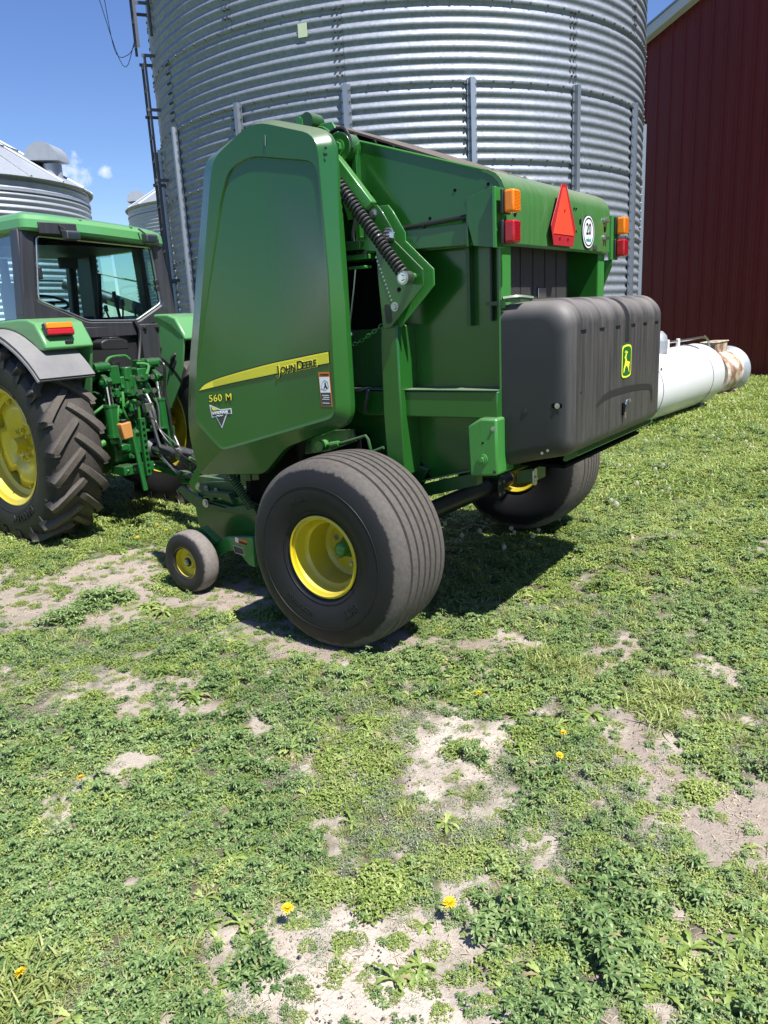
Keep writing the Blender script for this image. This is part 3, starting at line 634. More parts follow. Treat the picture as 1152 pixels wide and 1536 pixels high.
# emblem
def rp(w, h, r, cy, cz): return round_poly([(cy - w, cz + h, r), (cy, cz + h * 1.09, r), (cy + w, cz + h, r), (cy + w, cz - h, r), (cy, cz - h * 1.09, r), (cy - w, cz - h, r)], 4)
EY, EZ = -.08, 1.462
em = MB().prism(rp(.083, .090, .03, EY, EZ), -1.165, -1.1675, 'x').build('emblem', 'decal_green', CV)
MB().prism(rp(.077, .084, .028, EY, EZ), -1.1675, -1.1685, 'x').build('emblem_border', 'decal_yellow', em)
MB().prism(rp(.068, .075, .026, EY, EZ), -1.1685, -1.1695, 'x').build('emblem_field', 'decal_green', em)
deer = [(-.050, -.050), (-.040, -.048), (-.030, -.030), (-.014, -.016), (.004, -.018), (.020, -.030), (.034, -.052), (.042, -.050), (.034, -.028), (.042, -.008), (.046, -.002), (.040, .002), (.028, .004), (.012, .006), (-.002, .010), (-.010, .022), (-.014, .034), (-.022, .040), (-.034, .030), (-.037, .026), (-.030, .023), (-.024, .012), (-.028, .0), (-.034, -.012), (-.046, -.028)]
MB().prism([(EY - x * 1.05, EZ + z * 1.05 - .008) for x, z in deer], -1.1695, -1.1705, 'x').build('deer_figure', 'decal_yellow', em)
mb = MB()
for a in (((-.018, .036), (-.008, .052), (-.012, .064)), ((-.008, .052), (.004, .058)), ((-.022, .038), (-.026, .052), (-.020, .066)), ((-.026, .052), (-.036, .060))):
    mb.tube([(-1.170, EY - x, EZ + z - .008) for x, z in a], .002, 5)
mb.build('deer_antler', 'decal_yellow', em)
# bracket strap at cover top corner
mb = MB(); mb.box(-.90, -.80, .66, .70, 1.808, 1.818); mb.box(-.82, -.80, .70, .72, 1.78, 1.82); mb.tube(bez([(-.80, .69, 1.825), (-.86, .64, 1.83), (-.91, .58, 1.82)], 4), .012, 6); mb.build('cover_strap', 'green_dark', BA)
MB().box(-.80, -.79, .700, .712, .97, 1.80).build('seal_edge', 'green_bright', BA)
# under the cover
MB().prism([(-1.115, 1.05), (-1.05, 1.03), (-1.04, .996), (-1.055, .990), (-1.122, 1.024)], -.765, .50).build('rear_rail', 'green', BA, bevel=.002)
MB().box(-1.055, -.80, -.70, .50, .955, .972).build('cover_tray', 'black_hole', BA)
MB().prism([(-.80, .93), (-.90, .95), (-.90, .88), (-.80, .86)], .40, .54).build('rail_bracket', 'green_dark', BA)
mb = MB(); mb.prism(round_poly([(.575, .955, .02), (.535, .955, .02), (.535, .865, .02), (.575, .865, .02)], 4), -.905, -.913, 'x'); mb.build('clevis', 'zinc', BA); bolt(BA, (-.913, .555, .90), (-1, 0, 0), .012, .008)
# axle + frame
mb = MB(); mb.cyl((0, .92, .53), (0, -.92, .53), .062, n=24); mb.build('axle', 'black_paint', BA)
for s in (1, -1):
    y = .62 * s
    mb = MB(); mb.prism([(-.10, .60), (.14, .60), (.34, .82), (-.05, .98), (-.30, .92)], y - .03, y + .03); mb.build('axle_bracket', 'green_dark', BA, bevel=.004)
    MB().box(-.11, .11, y - .045, y + .045, .46, .60).build('axle_clamp', 'black_paint', BA, bevel=.006)
    for dz in (.49, .57):
        for dx in (-.08, .08): bolt(BA, (-.112, y + dx * .4, dz), (-1, 0, 0), .008, .008)
MB().prism([(-.78, .93), (-.72, .93), (-.28, .82), (-.10, .70), (-.10, .62), (-.30, .70), (-.62, .80), (-.78, .80)], -.64, -.58).build('lower_beam', 'green_dark', BA, bevel=.004)
mb = MB(); mb.cyl((.35, .62, .72), (.35, -.62, .72), .10, n=20); mb.build('lower_roller', 'green_dark', BA)
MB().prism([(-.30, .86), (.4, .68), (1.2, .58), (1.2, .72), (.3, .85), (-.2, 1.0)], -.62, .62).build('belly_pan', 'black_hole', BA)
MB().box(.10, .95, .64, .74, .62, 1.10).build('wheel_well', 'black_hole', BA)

# ---- wheels
def flotation_wheel(yc, s, par):
    """s=+1: outer face towards +y"""
    W_ = .245
    prof = []
    R_ = .545
    # inner bead -> sidewall -> tread -> sidewall -> bead (radius, y)
    half = [(.222, .205), (.236, .222), (.27, .245), (.33, .262), (.40, .266), (.455, .256), (.495, .238), (.515, .222), (.524, .210)]
    tread = []
    ys = [.196, .150, .136, .092, .078, .028, .016]
    h = [R_ - .014, R_ - .004, R_ - .021, R_ - .021, R_ - .001, R_, R_ - .019, R_ - .019, R_]
    tp = [(.532, .200), (.5375, .158), (.520, .155), (.520, .143), (.540, .140), (.543, .094), (.524, .091), (.524, .079), (.543, .076), (.545, .036), (.526, .033), (.526, .020), (.545, .017)]
    prof = half + tp + [(r, -y) for r, y in tp[::-1]] + [(r, -y) for r, y in half[::-1]]
    prof = [(r, y * .94) for r, y in prof]
    w = empty('wheel', (0, yc, .53)); w.parent = par
    mb = MB(); mb.lathe(prof, n=128)
    ty = mb.build('tyre', 'tyre_baler', w, ang=26)
    for rr, yy in ((.405, .2505), (.262, .232)):
        mb = MB(); mb.lathe([(rr + .002 * math.cos(a), s * yy + .002 * math.sin(a)) for a in np.linspace(0, 2 * PI, 7)[:-1]], n=96, closed=True); mb.build('moulding_line', 'tyre_baler', ty)
    for t_, sz, dg in (('BKT', .062, 222), ('FLOTATION', .036, 282), ('21.5L-16.1', .03, 60)):
        def bend(x, y, z, sz=sz, dg=dg, r_=.335):
            a = rad(dg) + s * x / r_
            rr = r_ + y - sz * .35
            off = float(np.interp(rr, [.25, .31, .376, .428, .47], [.231, .244, .2495, .244, .233]))
            return Vector((math.cos(a) * rr, s * (off + z * 1.0 - .0008), math.sin(a) * rr))
        text('sidewall_text', t_, sz, 'tyre_baler', ty, (0, 0, 0), bend=bend, ext=.0030, bold=.001)
    # rim: flange, barrel, disc
    f = s
    pr = [(.222, .232), (.234, .224), (.232, .212), (.212, .205), (.204, .180), (.196, .150), (.190, .140), (.178, .128), (.176, .04), (.174, -.02), (.150, -.034), (.075, -.036), (.060, -.036)]
    pr = [(r, f * y * .96) for r, y in pr]
    mb = MB(); mb.lathe(pr, n=72); rim = mb.build('rim', 'yellow', w, ang=25)
    sol = rim.modifiers.new('thickness', 'SOLIDIFY'); sol.thickness = .006; sol.offset = 0
    mb = MB(); mb.lathe([(.224, -f * .225), (.232, -f * .215), (.205, -f * .2), (.175, -f * .06), (.172, -f * .03)], n=64); r2 = mb.build('inner_rim', 'yellow', w, ang=25)
    mb = MB(); mb.lathe([(.0, .075), (.02, .0745), (.036, .068), (.043, .055), (.045, .03), (.047, .0), (.062, -.012), (.064, -.036), (.064, -.10)], n=40)
    for i, (r, h_) in enumerate([]): pass
    for i in range(len(mb.v)): x, y, z = mb.v[i]; mb.v[i] = (x, f * y, z)
    hub = mb.build('hub', 'green_bright', w, ang=40)
    for k in range(6):
        a = rad(60 * k + 20); bolt(rim, (.105 * math.cos(a), -f * .034, .105 * math.sin(a)), (0, f, 0), .014, .03, 'zinc', 'wheel_nut')
    return w
_w = flotation_wheel(1.045, 1, BA); _w.scale = (.982, 1, .982); _w.location.z = .532; flotation_wheel(-1.25, -1, BA).location.z = .63

# gauge wheels
def gauge_wheel(x, y, s):
    w = empty('gauge_wheel', (x, y, .205)); w.parent = BA
    pr = [(.10, .055), (.115, .068), (.15, .080), (.185, .076), (.205, .058), (.214, .03), (.216, 0)]
    pr = pr + [(r, -h_) for r, h_ in pr[-2::-1]]
    mb = MB(); mb.lathe(pr, n=64); mb.build('tyre', 'tyre_small', w, ang=40)
    mb = MB(); mb.lathe([(.108, .070), (.116, .062), (.100, .052), (.094, .02), (.055, .014), (.045, .030), (.022, .034), (.0, .034)], n=48)
    for i in range(len(mb.v)): a, b_, c_ = mb.v[i]; mb.v[i] = (a, s * b_, c_)
    rm = mb.build('rim', 'yellow', w, ang=30)
    bolt(rm, (0, s * .034, 0), (0, s, 0), .022, .012, 'black_paint', 'hub_seal'); bolt(rm, (0, s * .044, 0), (0, s, 0), .013, .014, 'zinc', 'hub_nut')
    return w
gauge_wheel(1.46, .945, 1); gauge_wheel(1.46, -.945, -1)
for s in (1, -1):
    arc_t = bez([(1.46, 0, .235), (1.40, 0, .34), (1.32, 0, .325), (1.25, 0, .365), (1.12, 0, .385), (.98, 0, .40)], 5)
    arc_b = bez([(.98, 0, .19), (1.04, 0, .20), (1.12, 0, .262), (1.22, 0, .270), (1.34, 0, .21), (1.46, 0, .165)], 5)
    y0 = s * .80
    ga = MB().prism([(p.x, p.z) for p in arc_t + arc_b], y0 - .02, y0 + .02).build('gauge_arm', 'green_bright', BA, bevel=.008)
    mb = MB(); mb.cyl((1.46, y0, .205), (1.46, s * .945, .205), .016, n=12); mb.build('stub_axle', 'zinc', ga)
    MB().prism([(1.30, .335), (1.36, .30), (1.50, .40), (1.44, .42)], y0 - .01, y0 + .05).build('arm_gusset', 'green_bright', ga)
    if s > 0:
        MB().prism([(1.145, .385), (1.03, .372), (1.032, .335), (1.147, .345)], y0 + .0205, y0 + .0215).build('arm_decal', 'decal_orange', ga)
        MB().prism([(1.142, .381), (1.113, .378), (1.114, .346), (1.143, .349)], y0 + .0215, y0 + .0222).build('decal_picture', 'decal_white', ga)
        MB().prism([(1.109, .362), (1.036, .352), (1.036, .338), (1.109, .345)], y0 + .0215, y0 + .0222).build('decal_text_field', 'decal_black', ga)
        MB().prism(round_poly([(1.175, .325, .01), (1.075, .312, .01), (1.065, .262, .01), (1.16, .268, .01)], 3), y0 + .0205, y0 + .0215).build('arm_decal', 'zinc', ga)
        MB().prism(round_poly([(1.170, .320, .008), (1.080, .308, .008), (1.071, .267, .008), (1.156, .273, .008)], 3), y0 + .0215, y0 + .0222).build('decal_text_field', 'decal_grey', ga)
    MB().prism([(1.70, .53), (1.68, .40), (1.66, .32), (1.55, .24), (1.40, .20), (.95, .24), (.95, .55), (1.2, .62)], s * .66 - .01, s * .66 + .01).build('pickup_side', 'green', BA, bevel=.004)
    ar = MB().prism([(1.80, .63), (1.75, .66), (1.60, .605), (1.50, .575), (1.25, .555), (1.05, .60), (1.0, .52), (1.26, .515), (1.62, .515), (1.70, .56)], s * .72 - .012, s * .72 + .012).build('pickup_arm', 'green_dark', BA, bevel=.004)
    bolt(ar, (1.50, s * .735, .56), (0, s, 0), .02, .014); MB().prism([(1.48, .575), (1.30, .553), (1.30, .545), (1.48, .56)], s * .734 - .001, s * .734 + .001).build('slot', 'black_hole', ar)
    MB().prism([(1.62, .62), (1.30, .64), (1.26, .57), (1.40, .60), (1.6, .60)], s * .64, s * .70).build('pickup_flange', 'green_dark', BA)
    coil((1.20, s * .76, .80), (1.02, s * .76, .58), .028, 16, .006, 6, 10).build('float_spring', 'green_dark', BA)
mb = MB(); mb.cyl((1.30, .62, .38), (1.30, -.62, .38), .14, n=28)
for k in range(22):
    y = -.58 + k * .055
    for j in range(5):
        a = rad(72 * j + k * 17); mb.cyl((1.30 + .14 * math.cos(a), y, .38 + .14 * math.sin(a)), (1.30 + .20 * math.cos(a + .3), y, .38 + .20 * math.sin(a + .3)), .0035, n=4)
mb.build('pickup_reel', 'black_paint', BA)
# front frame members and clutter under the shield
mb = MB()
mb.box(1.15, 1.75, .50, .56, .60, .70); mb.box(1.30, 1.36, .40, .60, .58, .90); mb.box(1.15, 1.20, .45, .62, .60, .95); mb.box(1.45, 1.52, .30, .5, .55, .85)
mb.prism([(1.15, .72), (1.7, .66), (1.72, .60), (1.15, .64)], .56, .60); mb.build('front_frame', 'green_dark', BA, bevel=.004)
for p in ((1.36, .61, .735), (1.52, .61, .62), (1.22, .61, .66), (1.62, .61, .63)): bolt(BA, p, r=.014, h=.014, mat='zinc')
mb = MB()
for s in (1, -1): mb.prism([(1.15, s * .50), (1.22, s * .56), (2.30, s * .10), (2.30, s * .03), (2.2, s * .03)], .50, .62, 'z')
tg = mb.build('tongue', 'green_dark', BA, bevel=.006)
mb = MB(); mb.box(2.2, 2.78, -.24, -.10, .47, .53); mb.cyl((2.70, -.17, .36), (2.70, -.17, .60), .018, n=12); mb.build('hitch_clevis', 'green_dark', tg, bevel=.004)
mb = MB(); mb.box(2.10, 2.22, .02, .14, .40, .74); mb.box(2.02, 2.3, .0, .16, .53, .56); mb.tube([(2.22, .10, .66), (2.26, .20, .74), (2.20, .25, .74)], .012, 8); mb.cyl((2.16, .08, .34), (2.16, .08, .78), .03, n=14)
mb.prism([(2.28, .42), (2.10, .50), (2.12, .66), (2.20, .68), (2.34, .52)], .16, .175); mb.build('hose_stand', 'green', BA, bevel=.004)
for p in ((2.12, .18, .655), (2.20, .18, .50)): bolt(BA, p, r=.025, h=.03, mat='zinc')
mb = MB(); mb.tube(bez([(2.2, .16, .60), (1.9, .30, .58), (1.6, .42, .62), (1.2, .45, .75)], 6), .012, 8); mb.tube(bez([(2.2, .14, .56), (1.9, .26, .62), (1.6, .38, .60), (1.2, .42, .65)], 6), .010, 8); mb.build('hose', 'hose', BA)
# driveline
mb = MB(); mb.lathe([(.02, 0), (.095, .0), (.098, .04), (.090, .10), (.070, .16), (.062, .17)], (0, 0, 0), 'x', 28); dl = empty('driveline', (3.36, -.20, .70)); dl.parent = BA; dl.rotation_euler = (0, rad(4), PI)
mb.build('guard_bell', 'flare', dl); mb = MB(); mb.cyl((.12, 0, 0), (.52, 0, 0), .045, n=20); mb.cyl((.5, 0, 0), (1.9, 0, 0), .058, n=20); mb.build('guard_tube', 'gray_steel', dl); [MB().cyl((a, 0, 0), (a + .05, 0, 0), r, n=20).build('guard_collar', 'zinc', dl) for a, r in ((.50, .064), (.2, .05))]
# hydraulic hoses and harness between the tractor and baler
hs = [([(3.50, -.20, 1.27), (3.41, -.18, 1.24), (3.23, -.17, 1.13), (3.16, -.17, .97), (3.13, -.17, .78), (3.06, -.17, .62), (2.87, -.14, .51), (2.71, -.10, .50), (2.3, .05, .53)], .014, 'gray_hose'),
      ([(3.50, -.24, 1.32), (3.38, -.21, 1.30), (3.26, -.21, 1.2), (3.16, -.2, 1.03), (3.17, -.2, .88), (3.12, -.2, .67), (3.01, -.2, .56), (2.78, -.15, .51), (2.3, .08, .56)], .014, 'gray_hose'),
      ([(3.16, -.2, .97), (3.12, -.2, .88), (2.94, -.2, .77), (2.73, -.17, .69), (2.25, .05, .66)], .007, 'gray_hose'), ([(3.16, -.18, .80), (3.08, -.17, .68), (2.96, -.17, .65), (2.81, -.16, .68), (2.5, -.1, .68)], .007, 'hose'),
      ([(3.2, -.37, 1.47), (3.15, -.37, 1.41), (3.19, -.37, 1.2), (3.16, -.37, 1.01), (3.15, -.37, .86), (3.11, -.37, .75), (2.91, -.30, .58), (2.4, 0, .62)], .013, 'hose'),
      ([(3.26, -.15, 1.38), (3.42, -.15, 1.22), (3.46, -.15, 1.09), (3.42, -.15, .89)], .007, 'hose'), ([(3.42, -.15, .89), (3.26, -.15, .98), (3.09, -.14, .97), (3.01, -.14, .85), (2.8, -.12, .70), (2.3, .05, .62)], .007, 'hose'),
      ([(3.30, -.24, 1.24), (3.20, -.24, 1.20), (3.14, -.24, 1.06), (3.12, -.22, .85), (2.98, -.2, .68), (2.7, -.15, .56)], .007, 'gray_hose')]
for p, r, mt in hs: MB().tube(bez(p, 7), r, 8, 0).build('hydraulic_hose', mt, BA)
MB().box(3.17, 3.23, -.215, -.13, 1.03, 1.11).build('hose_clamp', 'zinc', BA, bevel=.003)
for p, q_ in (((3.60, -.22, 1.275), (3.46, -.19, 1.262)), ((3.60, -.25, 1.33), (3.45, -.235, 1.325)), ((3.52, -.30, 1.40), (3.36, -.28, 1.40))):
    mb = MB(); mb.cyl(p, q_, .020, n=12); mb.cyl(q_, Vector(q_) + (Vector(q_) - Vector(p)) * .3, .014, n=10); mb.build('coupler', 'zinc', BA)
MB().box(3.38, 3.47, -.20, -.17, 1.23, 1.29).build('coupler_tag', 'amber', BA, bevel=.004)

# ================================================================== TRACTOR (local: x forward, y left, z up)
TR = empty('tractor', (-2.53, 7.40, 0), rad(180 - 38), 'green farm tractor with black cab and lugged tyres, coupled ahead of the baler', 'tractor')
CY = .13
def lug_tyre(yc, xc, zc, R_, W2, rr, nl, s, par, lug=.045):
    w = empty('wheel', (xc, yc, zc)); w.parent = par
    Rb = R_ - lug
    half = [(rr, W2 * .86), (rr + .02, W2 * .90), (rr + (Rb - rr) * .30, W2 * 1.0), (rr + (Rb - rr) * .62, W2 * 1.03), (rr + (Rb - rr) * .86, W2 * .97), (Rb - .012, W2 * .90), (Rb, W2 * .80), (Rb + .008, W2 * .4)]
    prof = half + [(Rb + .010, 0)] + [(r, -y) for r, y in half[::-1]]
    mb = MB(); mb.lathe(prof, n=96)
    # lugs: tapered bars curving from the shoulder to just past the centre line
    def lugpt(t, a0, sd):
        y = sd * W2 * (.98 - 1.06 * t); a = a0 + (.30 * (t ** .85)) * (.86 / R_); return y, a
    for side in (1, -1):
        for k in range(nl):
            a0 = 2 * PI * (k + (.5 if side < 0 else 0)) / nl; N = 7; vs = []
            for i in range(N + 1):
                t = i / N; y, a = lugpt(t, a0, side); y2, a2 = lugpt(min(1, t + .02), a0, side); y1, a1 = lugpt(max(0, t - .02), a0, side)
                ty, ta = y2 - y1, (a2 - a1) * R_; L = math.hypot(ty, ta); ny, na = -ta / L, ty / L
                wd = .035 - .006 * t; tp = wd * .80; wb = wd * 1.45
                base = Rb - (.03 if t > .12 else .05); topr = R_ - (.016 if t < .08 else 0) - (.008 if t > .97 else 0)
                for (ww, r) in ((wb, base), (tp, topr), (-tp, topr), (-wb, base)):
                    aa = a + na * ww / R_; yy = y + ny * ww * side * 0 + ny * ww; vs.append((-math.cos(aa) * r, yy, math.sin(aa) * r))
            fs = []
            for i in range(N):
                for j in range(3): fs.append((i * 4 + j, i * 4 + j + 1, i * 4 + 4 + j + 1, i * 4 + 4 + j))
            fs += [(0, 1, 2, 3), (N * 4 + 3, N * 4 + 2, N * 4 + 1, N * 4)]
            mb.add(vs, fs)
            # buttress running down the shoulder
            y, a = lugpt(0, a0, side); vs = []
            for (r, yo, ww) in ((R_ - .018, .98, .026), (Rb - .03, 1.03, .034), (Rb - .10, 1.065, .036)):
                for d_ in (-ww, ww): vs.append((-math.cos(a + d_ / R_) * r, side * W2 * yo, math.sin(a + d_ / R_) * r))
            for (r, yo, ww) in ((R_ - .018, .80, .026), (Rb - .03, .8, .034), (Rb - .10, .90, .036)):
                for d_ in (-ww, ww): vs.append((-math.cos(a + d_ / R_) * r, side * W2 * yo, math.sin(a + d_ / R_) * r))
            mb.add(vs, [(0, 1, 3, 2), (2, 3, 5, 4), (6, 7, 1, 0), (0, 2, 8, 6), (2, 4, 10, 8), (1, 7, 9, 3), (3, 9, 11, 5)])
    ty = mb.build('tyre', 'tyre_tractor', w, ang=32, recalc=True)
    mb = MB(); mb.lathe([(rr + .055 + .002 * math.cos(a), s * (W2 * .985) + .003 * math.sin(a)) for a in np.linspace(0, 2 * PI, 7)[:-1]], n=96, closed=True); mb.build('moulding_line', 'tyre_tractor', ty)
    f = s
    mb = MB(); mb.lathe([(rr - .004, W2 * .88 * f), (rr + .012, W2 * .86 * f), (rr + .01, W2 * .80 * f), (rr - .03, W2 * .74 * f), (rr - .045, W2 * .55 * f), (rr - .06, W2 * .30 * f), (rr - .10, W2 * .22 * f), (rr - .11, -W2 * .3 * f), (rr - .04, -W2 * .7 * f), (rr + .0, -W2 * .88 * f), (rr + .012, -W2 * .86 * f)], n=72)
    rim = mb.build('rim', 'yellow', w, ang=28); so = rim.modifiers.new('thickness', 'SOLIDIFY'); so.thickness = .008; so.offset = 0
    # wheel centre disc: dished, with cut-outs between the fixing lugs
    nseg = 8; vs = []; fs = []; mb = MB()
    K = 64
    for k in range(K):
        a = 2 * PI * k / K; lob = .5 + .5 * math.cos(4 * a + .9)
        ro = (rr - .105) if lob > .25 else (rr - .105) * (.72 + .28 * lob / .25)
        for r, h_ in ((.05, .02), (.16, .02), (.18, .035), (ro * .75, .06), (ro, .045)): vs.append((r * math.cos(a), f * h_, r * math.sin(a)))
    L = 5
    for k in range(K):
        for i in range(L - 1): fs.append((k * L + i, ((k + 1) % K) * L + i, ((k + 1) % K) * L + i + 1, k * L + i + 1))
    mb.add(vs, fs); dc = mb.build('wheel_disc', 'yellow', w, ang=30); so = dc.modifiers.new('thickness', 'SOLIDIFY'); so.thickness = .012; so.offset = 0
    for k in range(8):
        a = rad(45 * k + 10); bolt(dc, (.125 * math.cos(a), f * .028, .125 * math.sin(a)), (0, f, 0), .016, .03, 'yellow', 'wheel_nut')
    for k in range(4):
        a = PI / 2 * k - .22; bolt(dc, ((rr - .13) * math.cos(a), f * .06, (rr - .13) * math.sin(a)), (0, f, 0), .016, .02, 'yellow', 'rim_bolt')
    mb = MB(); mb.cyl((0, f * -.1, 0), (0, f * .12, 0), .075, .06, 24); mb.build('hub', 'yellow', w)
    return w, ty
wL, tyL = lug_tyre(.895, 0, .84, .865, .235, .502, 21, 1, TR)
def bend_b(x, y, z):
    a = rad(232) + x / .60; rr = .585 + y; off = .2415
    return Vector((math.cos(a) * rr, off + z, math.sin(a) * rr))
text('sidewall_text', 'BARKLEY', .085, 'tyre_tractor', tyL, (0, 0, 0), bend=bend_b, ext=.005, bold=.002, sx=1.1)
wR, tyR = lug_tyre(-.635, 0, .84, .865, .235, .502, 21, -1, TR)
lug_tyre(.80, 2.42, .62, .64, .18, .36, 18, 1, TR, .035); lug_tyre(-.54, 2.42, .62, .64, .18, .36, 18, -1, TR, .035)

# cab --------------------------------------------------------------
def zt(y, z): return z - (.74 - y) * .040      # the cab leans a little to its right
# rear frame: loft between outer outline and window opening (y,z)
ow = [(.795, 2.60), (.885, 1.90), (.40, 1.800), (-.28, 1.785), (-.66, 1.885), (-.575, 2.55)]
iw = [(.672, 2.545), (.735, 2.035), (.30, 1.850), (-.20, 1.835), (-.495, 1.985), (-.455, 2.490)]
O6 = round_poly([(a, b_, .03) for a, b_ in ow], 4); I6 = round_poly([(a, b_, .035) for a, b_ in iw], 4)
XR = -.25
mb = MB(); rings(mb, [[(XR + .10, y, z) for y, z in O6], [(XR, y, z) for y, z in O6], [(XR - .01, y * .985, z) for y, z in O6], [(XR - .012, y, z) for y, z in round_poly([(y + (y - .15) * .05, z + (z - 2.2) * .05, .035) for y, z in iw], 4)], [(XR + .005, y, z) for y, z in I6], [(XR + .04, y, z) for y, z in I6]], False, False)
mb.build('rear_frame', 'cab_black', TR, ang=30)
rw = MB().prism(round_poly([(a + (a - .15) * .02, b_ + (b_ - 2.2) * .02, .035) for a, b_ in iw], 4), XR + .004, XR + .009, 'x').build('rear_window', 'glass', TR)
mb = MB(); pts = [(XR - .004, y, z) for y, z in round_poly([(a - (a - .15) * .01, b_ - (b_ - 2.2) * .01, .035) for a, b_ in iw], 4)]; mb.tube(pts, .008, 6, closed=True); mb.build('window_seal', 'zinc', rw)
for z in (2.18, 2.12): MB().box(XR - .02, XR + .02, -.49, -.45, z - .02, z + .02).build('window_hinge', 'plastic_black', rw, bevel=.005)
MB().box(XR - .02, XR + .03, .665, .70, 2.20, 2.30).build('window_hinge', 'plastic_black', rw, bevel=.008)
# corner posts (left rear visible), side frames
def post(p0, p1, w0, w1, d0, d1, name='cab_pillar'):
    mb = MB(); (x0, y0, z0), (x1, y1, z1) = p0, p1
    vs = []
    for (x, y, z, w, d) in ((x0, y0, z0, w0, d0), (x1, y1, z1, w1, d1)): vs += [(x - w, y - d, z), (x + w, y - d, z), (x + w, y + d, z), (x - w, y + d, z)]
    mb.add(vs, [(0, 1, 2, 3), (7, 6, 5, 4), (0, 4, 5, 1), (1, 5, 6, 2), (2, 6, 7, 3), (3, 7, 4, 0)]); return mb.build(name, 'cab_black', TR, bevel=.012)
post((-.20, .83, 1.88), (-.17, .765, 2.60), .07, .06, .055, .045); post((-.20, -.61, 1.87), (-.17, -.55, 2.54), .06, .05, .05, .03)
post((1.25, .70, 1.20), (1.12, .68, 2.60), .04, .04, .04, .04); post((1.25, -.46, 1.20), (1.12, -.46, 2.55), .04, .04, .04, .04)
post((.55, .82, 1.85), (.50, .745, 2.60), .022, .02, .03, .03); post((.10, -.59, 1.85), (.07, -.53, 2.55), .05, .06, .03, .03); post((.93, -.50, 1.50), (.88, -.49, 2.55), .12, .13, .04, .04)
for s, y0, y1 in ((1, .84, .76), (-1, -.60, -.54)):
    o = MB(); o.add([(-.14, y0, 1.88), (.53, y0, 1.88), (.48, y1, 2.58), (-.12, y1, 2.58)], [(0, 1, 2, 3)]); o.build('side_window', 'glass', TR, recalc=False)
    o = MB(); o.add([(.57, y0, 1.40), (1.22, y0 - s * .1, 1.30), (1.10, y1 - s * .06, 2.58), (.52, y1, 2.58)], [(0, 1, 2, 3)]); o.build('door_window', 'glass', TR, recalc=False)
    mb = MB(); mb.box(-.15, 1.24, y0 - .02 - s * .02, y0 + .02 - s * .02, 1.84, 1.89); mb.build('window_rail', 'cab_black', TR)
o = MB(); o.add([(1.27, .66, 1.45), (1.27, -.42, 1.45), (1.13, -.43, 2.54), (1.13, .66, 2.58)], [(0, 1, 2, 3)]); o.build('windscreen', 'glass', TR, recalc=False)
# roof
def roof():
    ro = [(-.30, .80), (-.36, .60), (-.38, .13), (-.36, -.36), (-.27, -.60), (.4, -.66), (1.2, -.60), (1.34, -.35), (1.36, .60), (1.2, .80), (.4, .84)]
    def rg(z, k): return [(.5 + (x - .5) * k, .13 + (y - .13) * k, z - (.74 - y) * (.058)) for x, y in [(a, b_) for a, b_ in round_poly([(a, b_, .05) for a, b_ in ro], 4)]]
    mb = MB(); rings(mb, [rg(2.575, .93), rg(2.578, .985), rg(2.60, 1.0), rg(2.665, .995), rg(2.70, .965), rg(2.725, .90), rg(2.735, .6)]); return mb.build('roof', 'tractor_green', TR, ang=26)
RF = roof()
for y in (.30, -.20): MB().box(-.35, -.10, y - .012, y + .012, 2.695 - (.74 - y) * .058, 2.712 - (.74 - y) * .058).build('roof_rib', 'tractor_green', RF, bevel=.004)
MB().box(-.374, -.355, .36, .70, 2.548, 2.640).build('lamp_recess', 'cab_black', TR, bevel=.006)
MB().box(-.330, -.30, -.50, -.34, 2.505, 2.56).build('lamp_recess', 'cab_black', TR, bevel=.006)
for y, z in ((.475, 2.535), (-.30, 2.545)):
    l_ = MB().prism(round_poly([(-.42, z - .04, .015), (-.50, z - .035, .012), (-.50, z + .03, .012), (-.42, z + .045, .02)], 3), y - .06, y + .06).build('work_lamp', 'gray_steel', TR, bevel=.006)
    MB().box(-.503, -.499, y - .05, y + .05, z - .028, z + .022).build('lens', 'glass', l_); mb = MB(); mb.cyl((-.44, y + .03, z + .04), (-.38, y + .05, z + .085), .008, n=8); mb.build('lamp_arm', 'plastic_black', l_)
# cab interior
mb = MB(); mb.prism(round_poly([(.35, 1.75, .05), (.85, 1.75, .08), (.85, 1.62, .05), (.35, 1.62, .05)], 3), -.12, .38); mb.prism(round_poly([(.30, 1.70, .05), (.42, 1.70, .05), (.34, 1.90, .06), (.24, 1.90, .06)], 3), -.10, .36); mb.build('seat', 'plastic_black', TR, bevel=.02)
mb = MB(); mb.tube([(.95 + .15 * math.cos(a), -.06 + .18 * math.sin(a), 2.06 + .07 * math.cos(a)) for a in np.linspace(0, 2 * PI, 25)[:-1]], .014, 8, closed=True); mb.cyl((.95, -.06, 2.05), (1.12, -.06, 1.6), .05, n=12); mb.cyl((.95, -.23, 2.06), (.95, .11, 2.06), .012, n=6); mb.build('steering_wheel', 'plastic_black', TR)
mb = MB(); mb.box(.95, 1.24, -.35, .6, 1.45, 1.86); mb.box(-.1, .9, -.55, -.22, 1.5, 1.86); mb.box(-.2, .3, .5, .75, 1.5, 1.83); mb.box(-.22, .0, -.5, .75, 1.4, 1.80); mb.build('console', 'plastic_black', TR, bevel=.015)
for x, y, h_, t in ((.15, -.30, .22, .03), (.22, -.36, .16, .02), (.05, -.26, .14, -.02), (.30, -.30, .10, .04), (-.06, -.33, .10, 0)):
    mb = MB(); mb.tube([(x, y, 1.84), (x + t, y, 1.84 + h_ * .6), (x + t * 1.5, y, 1.84 + h_)], .010, 6); mb.cyl((x + t * 1.5, y, 1.84 + h_), (x + t * 1.5, y, 1.9 + h_), .022, .016, n=10); mb.build('lever', 'plastic_black', TR)
MB().box(.60, .63, -.22, -.02, 2.36, 2.46).build('inner_mirror', 'gray_steel', TR, bevel=.008)
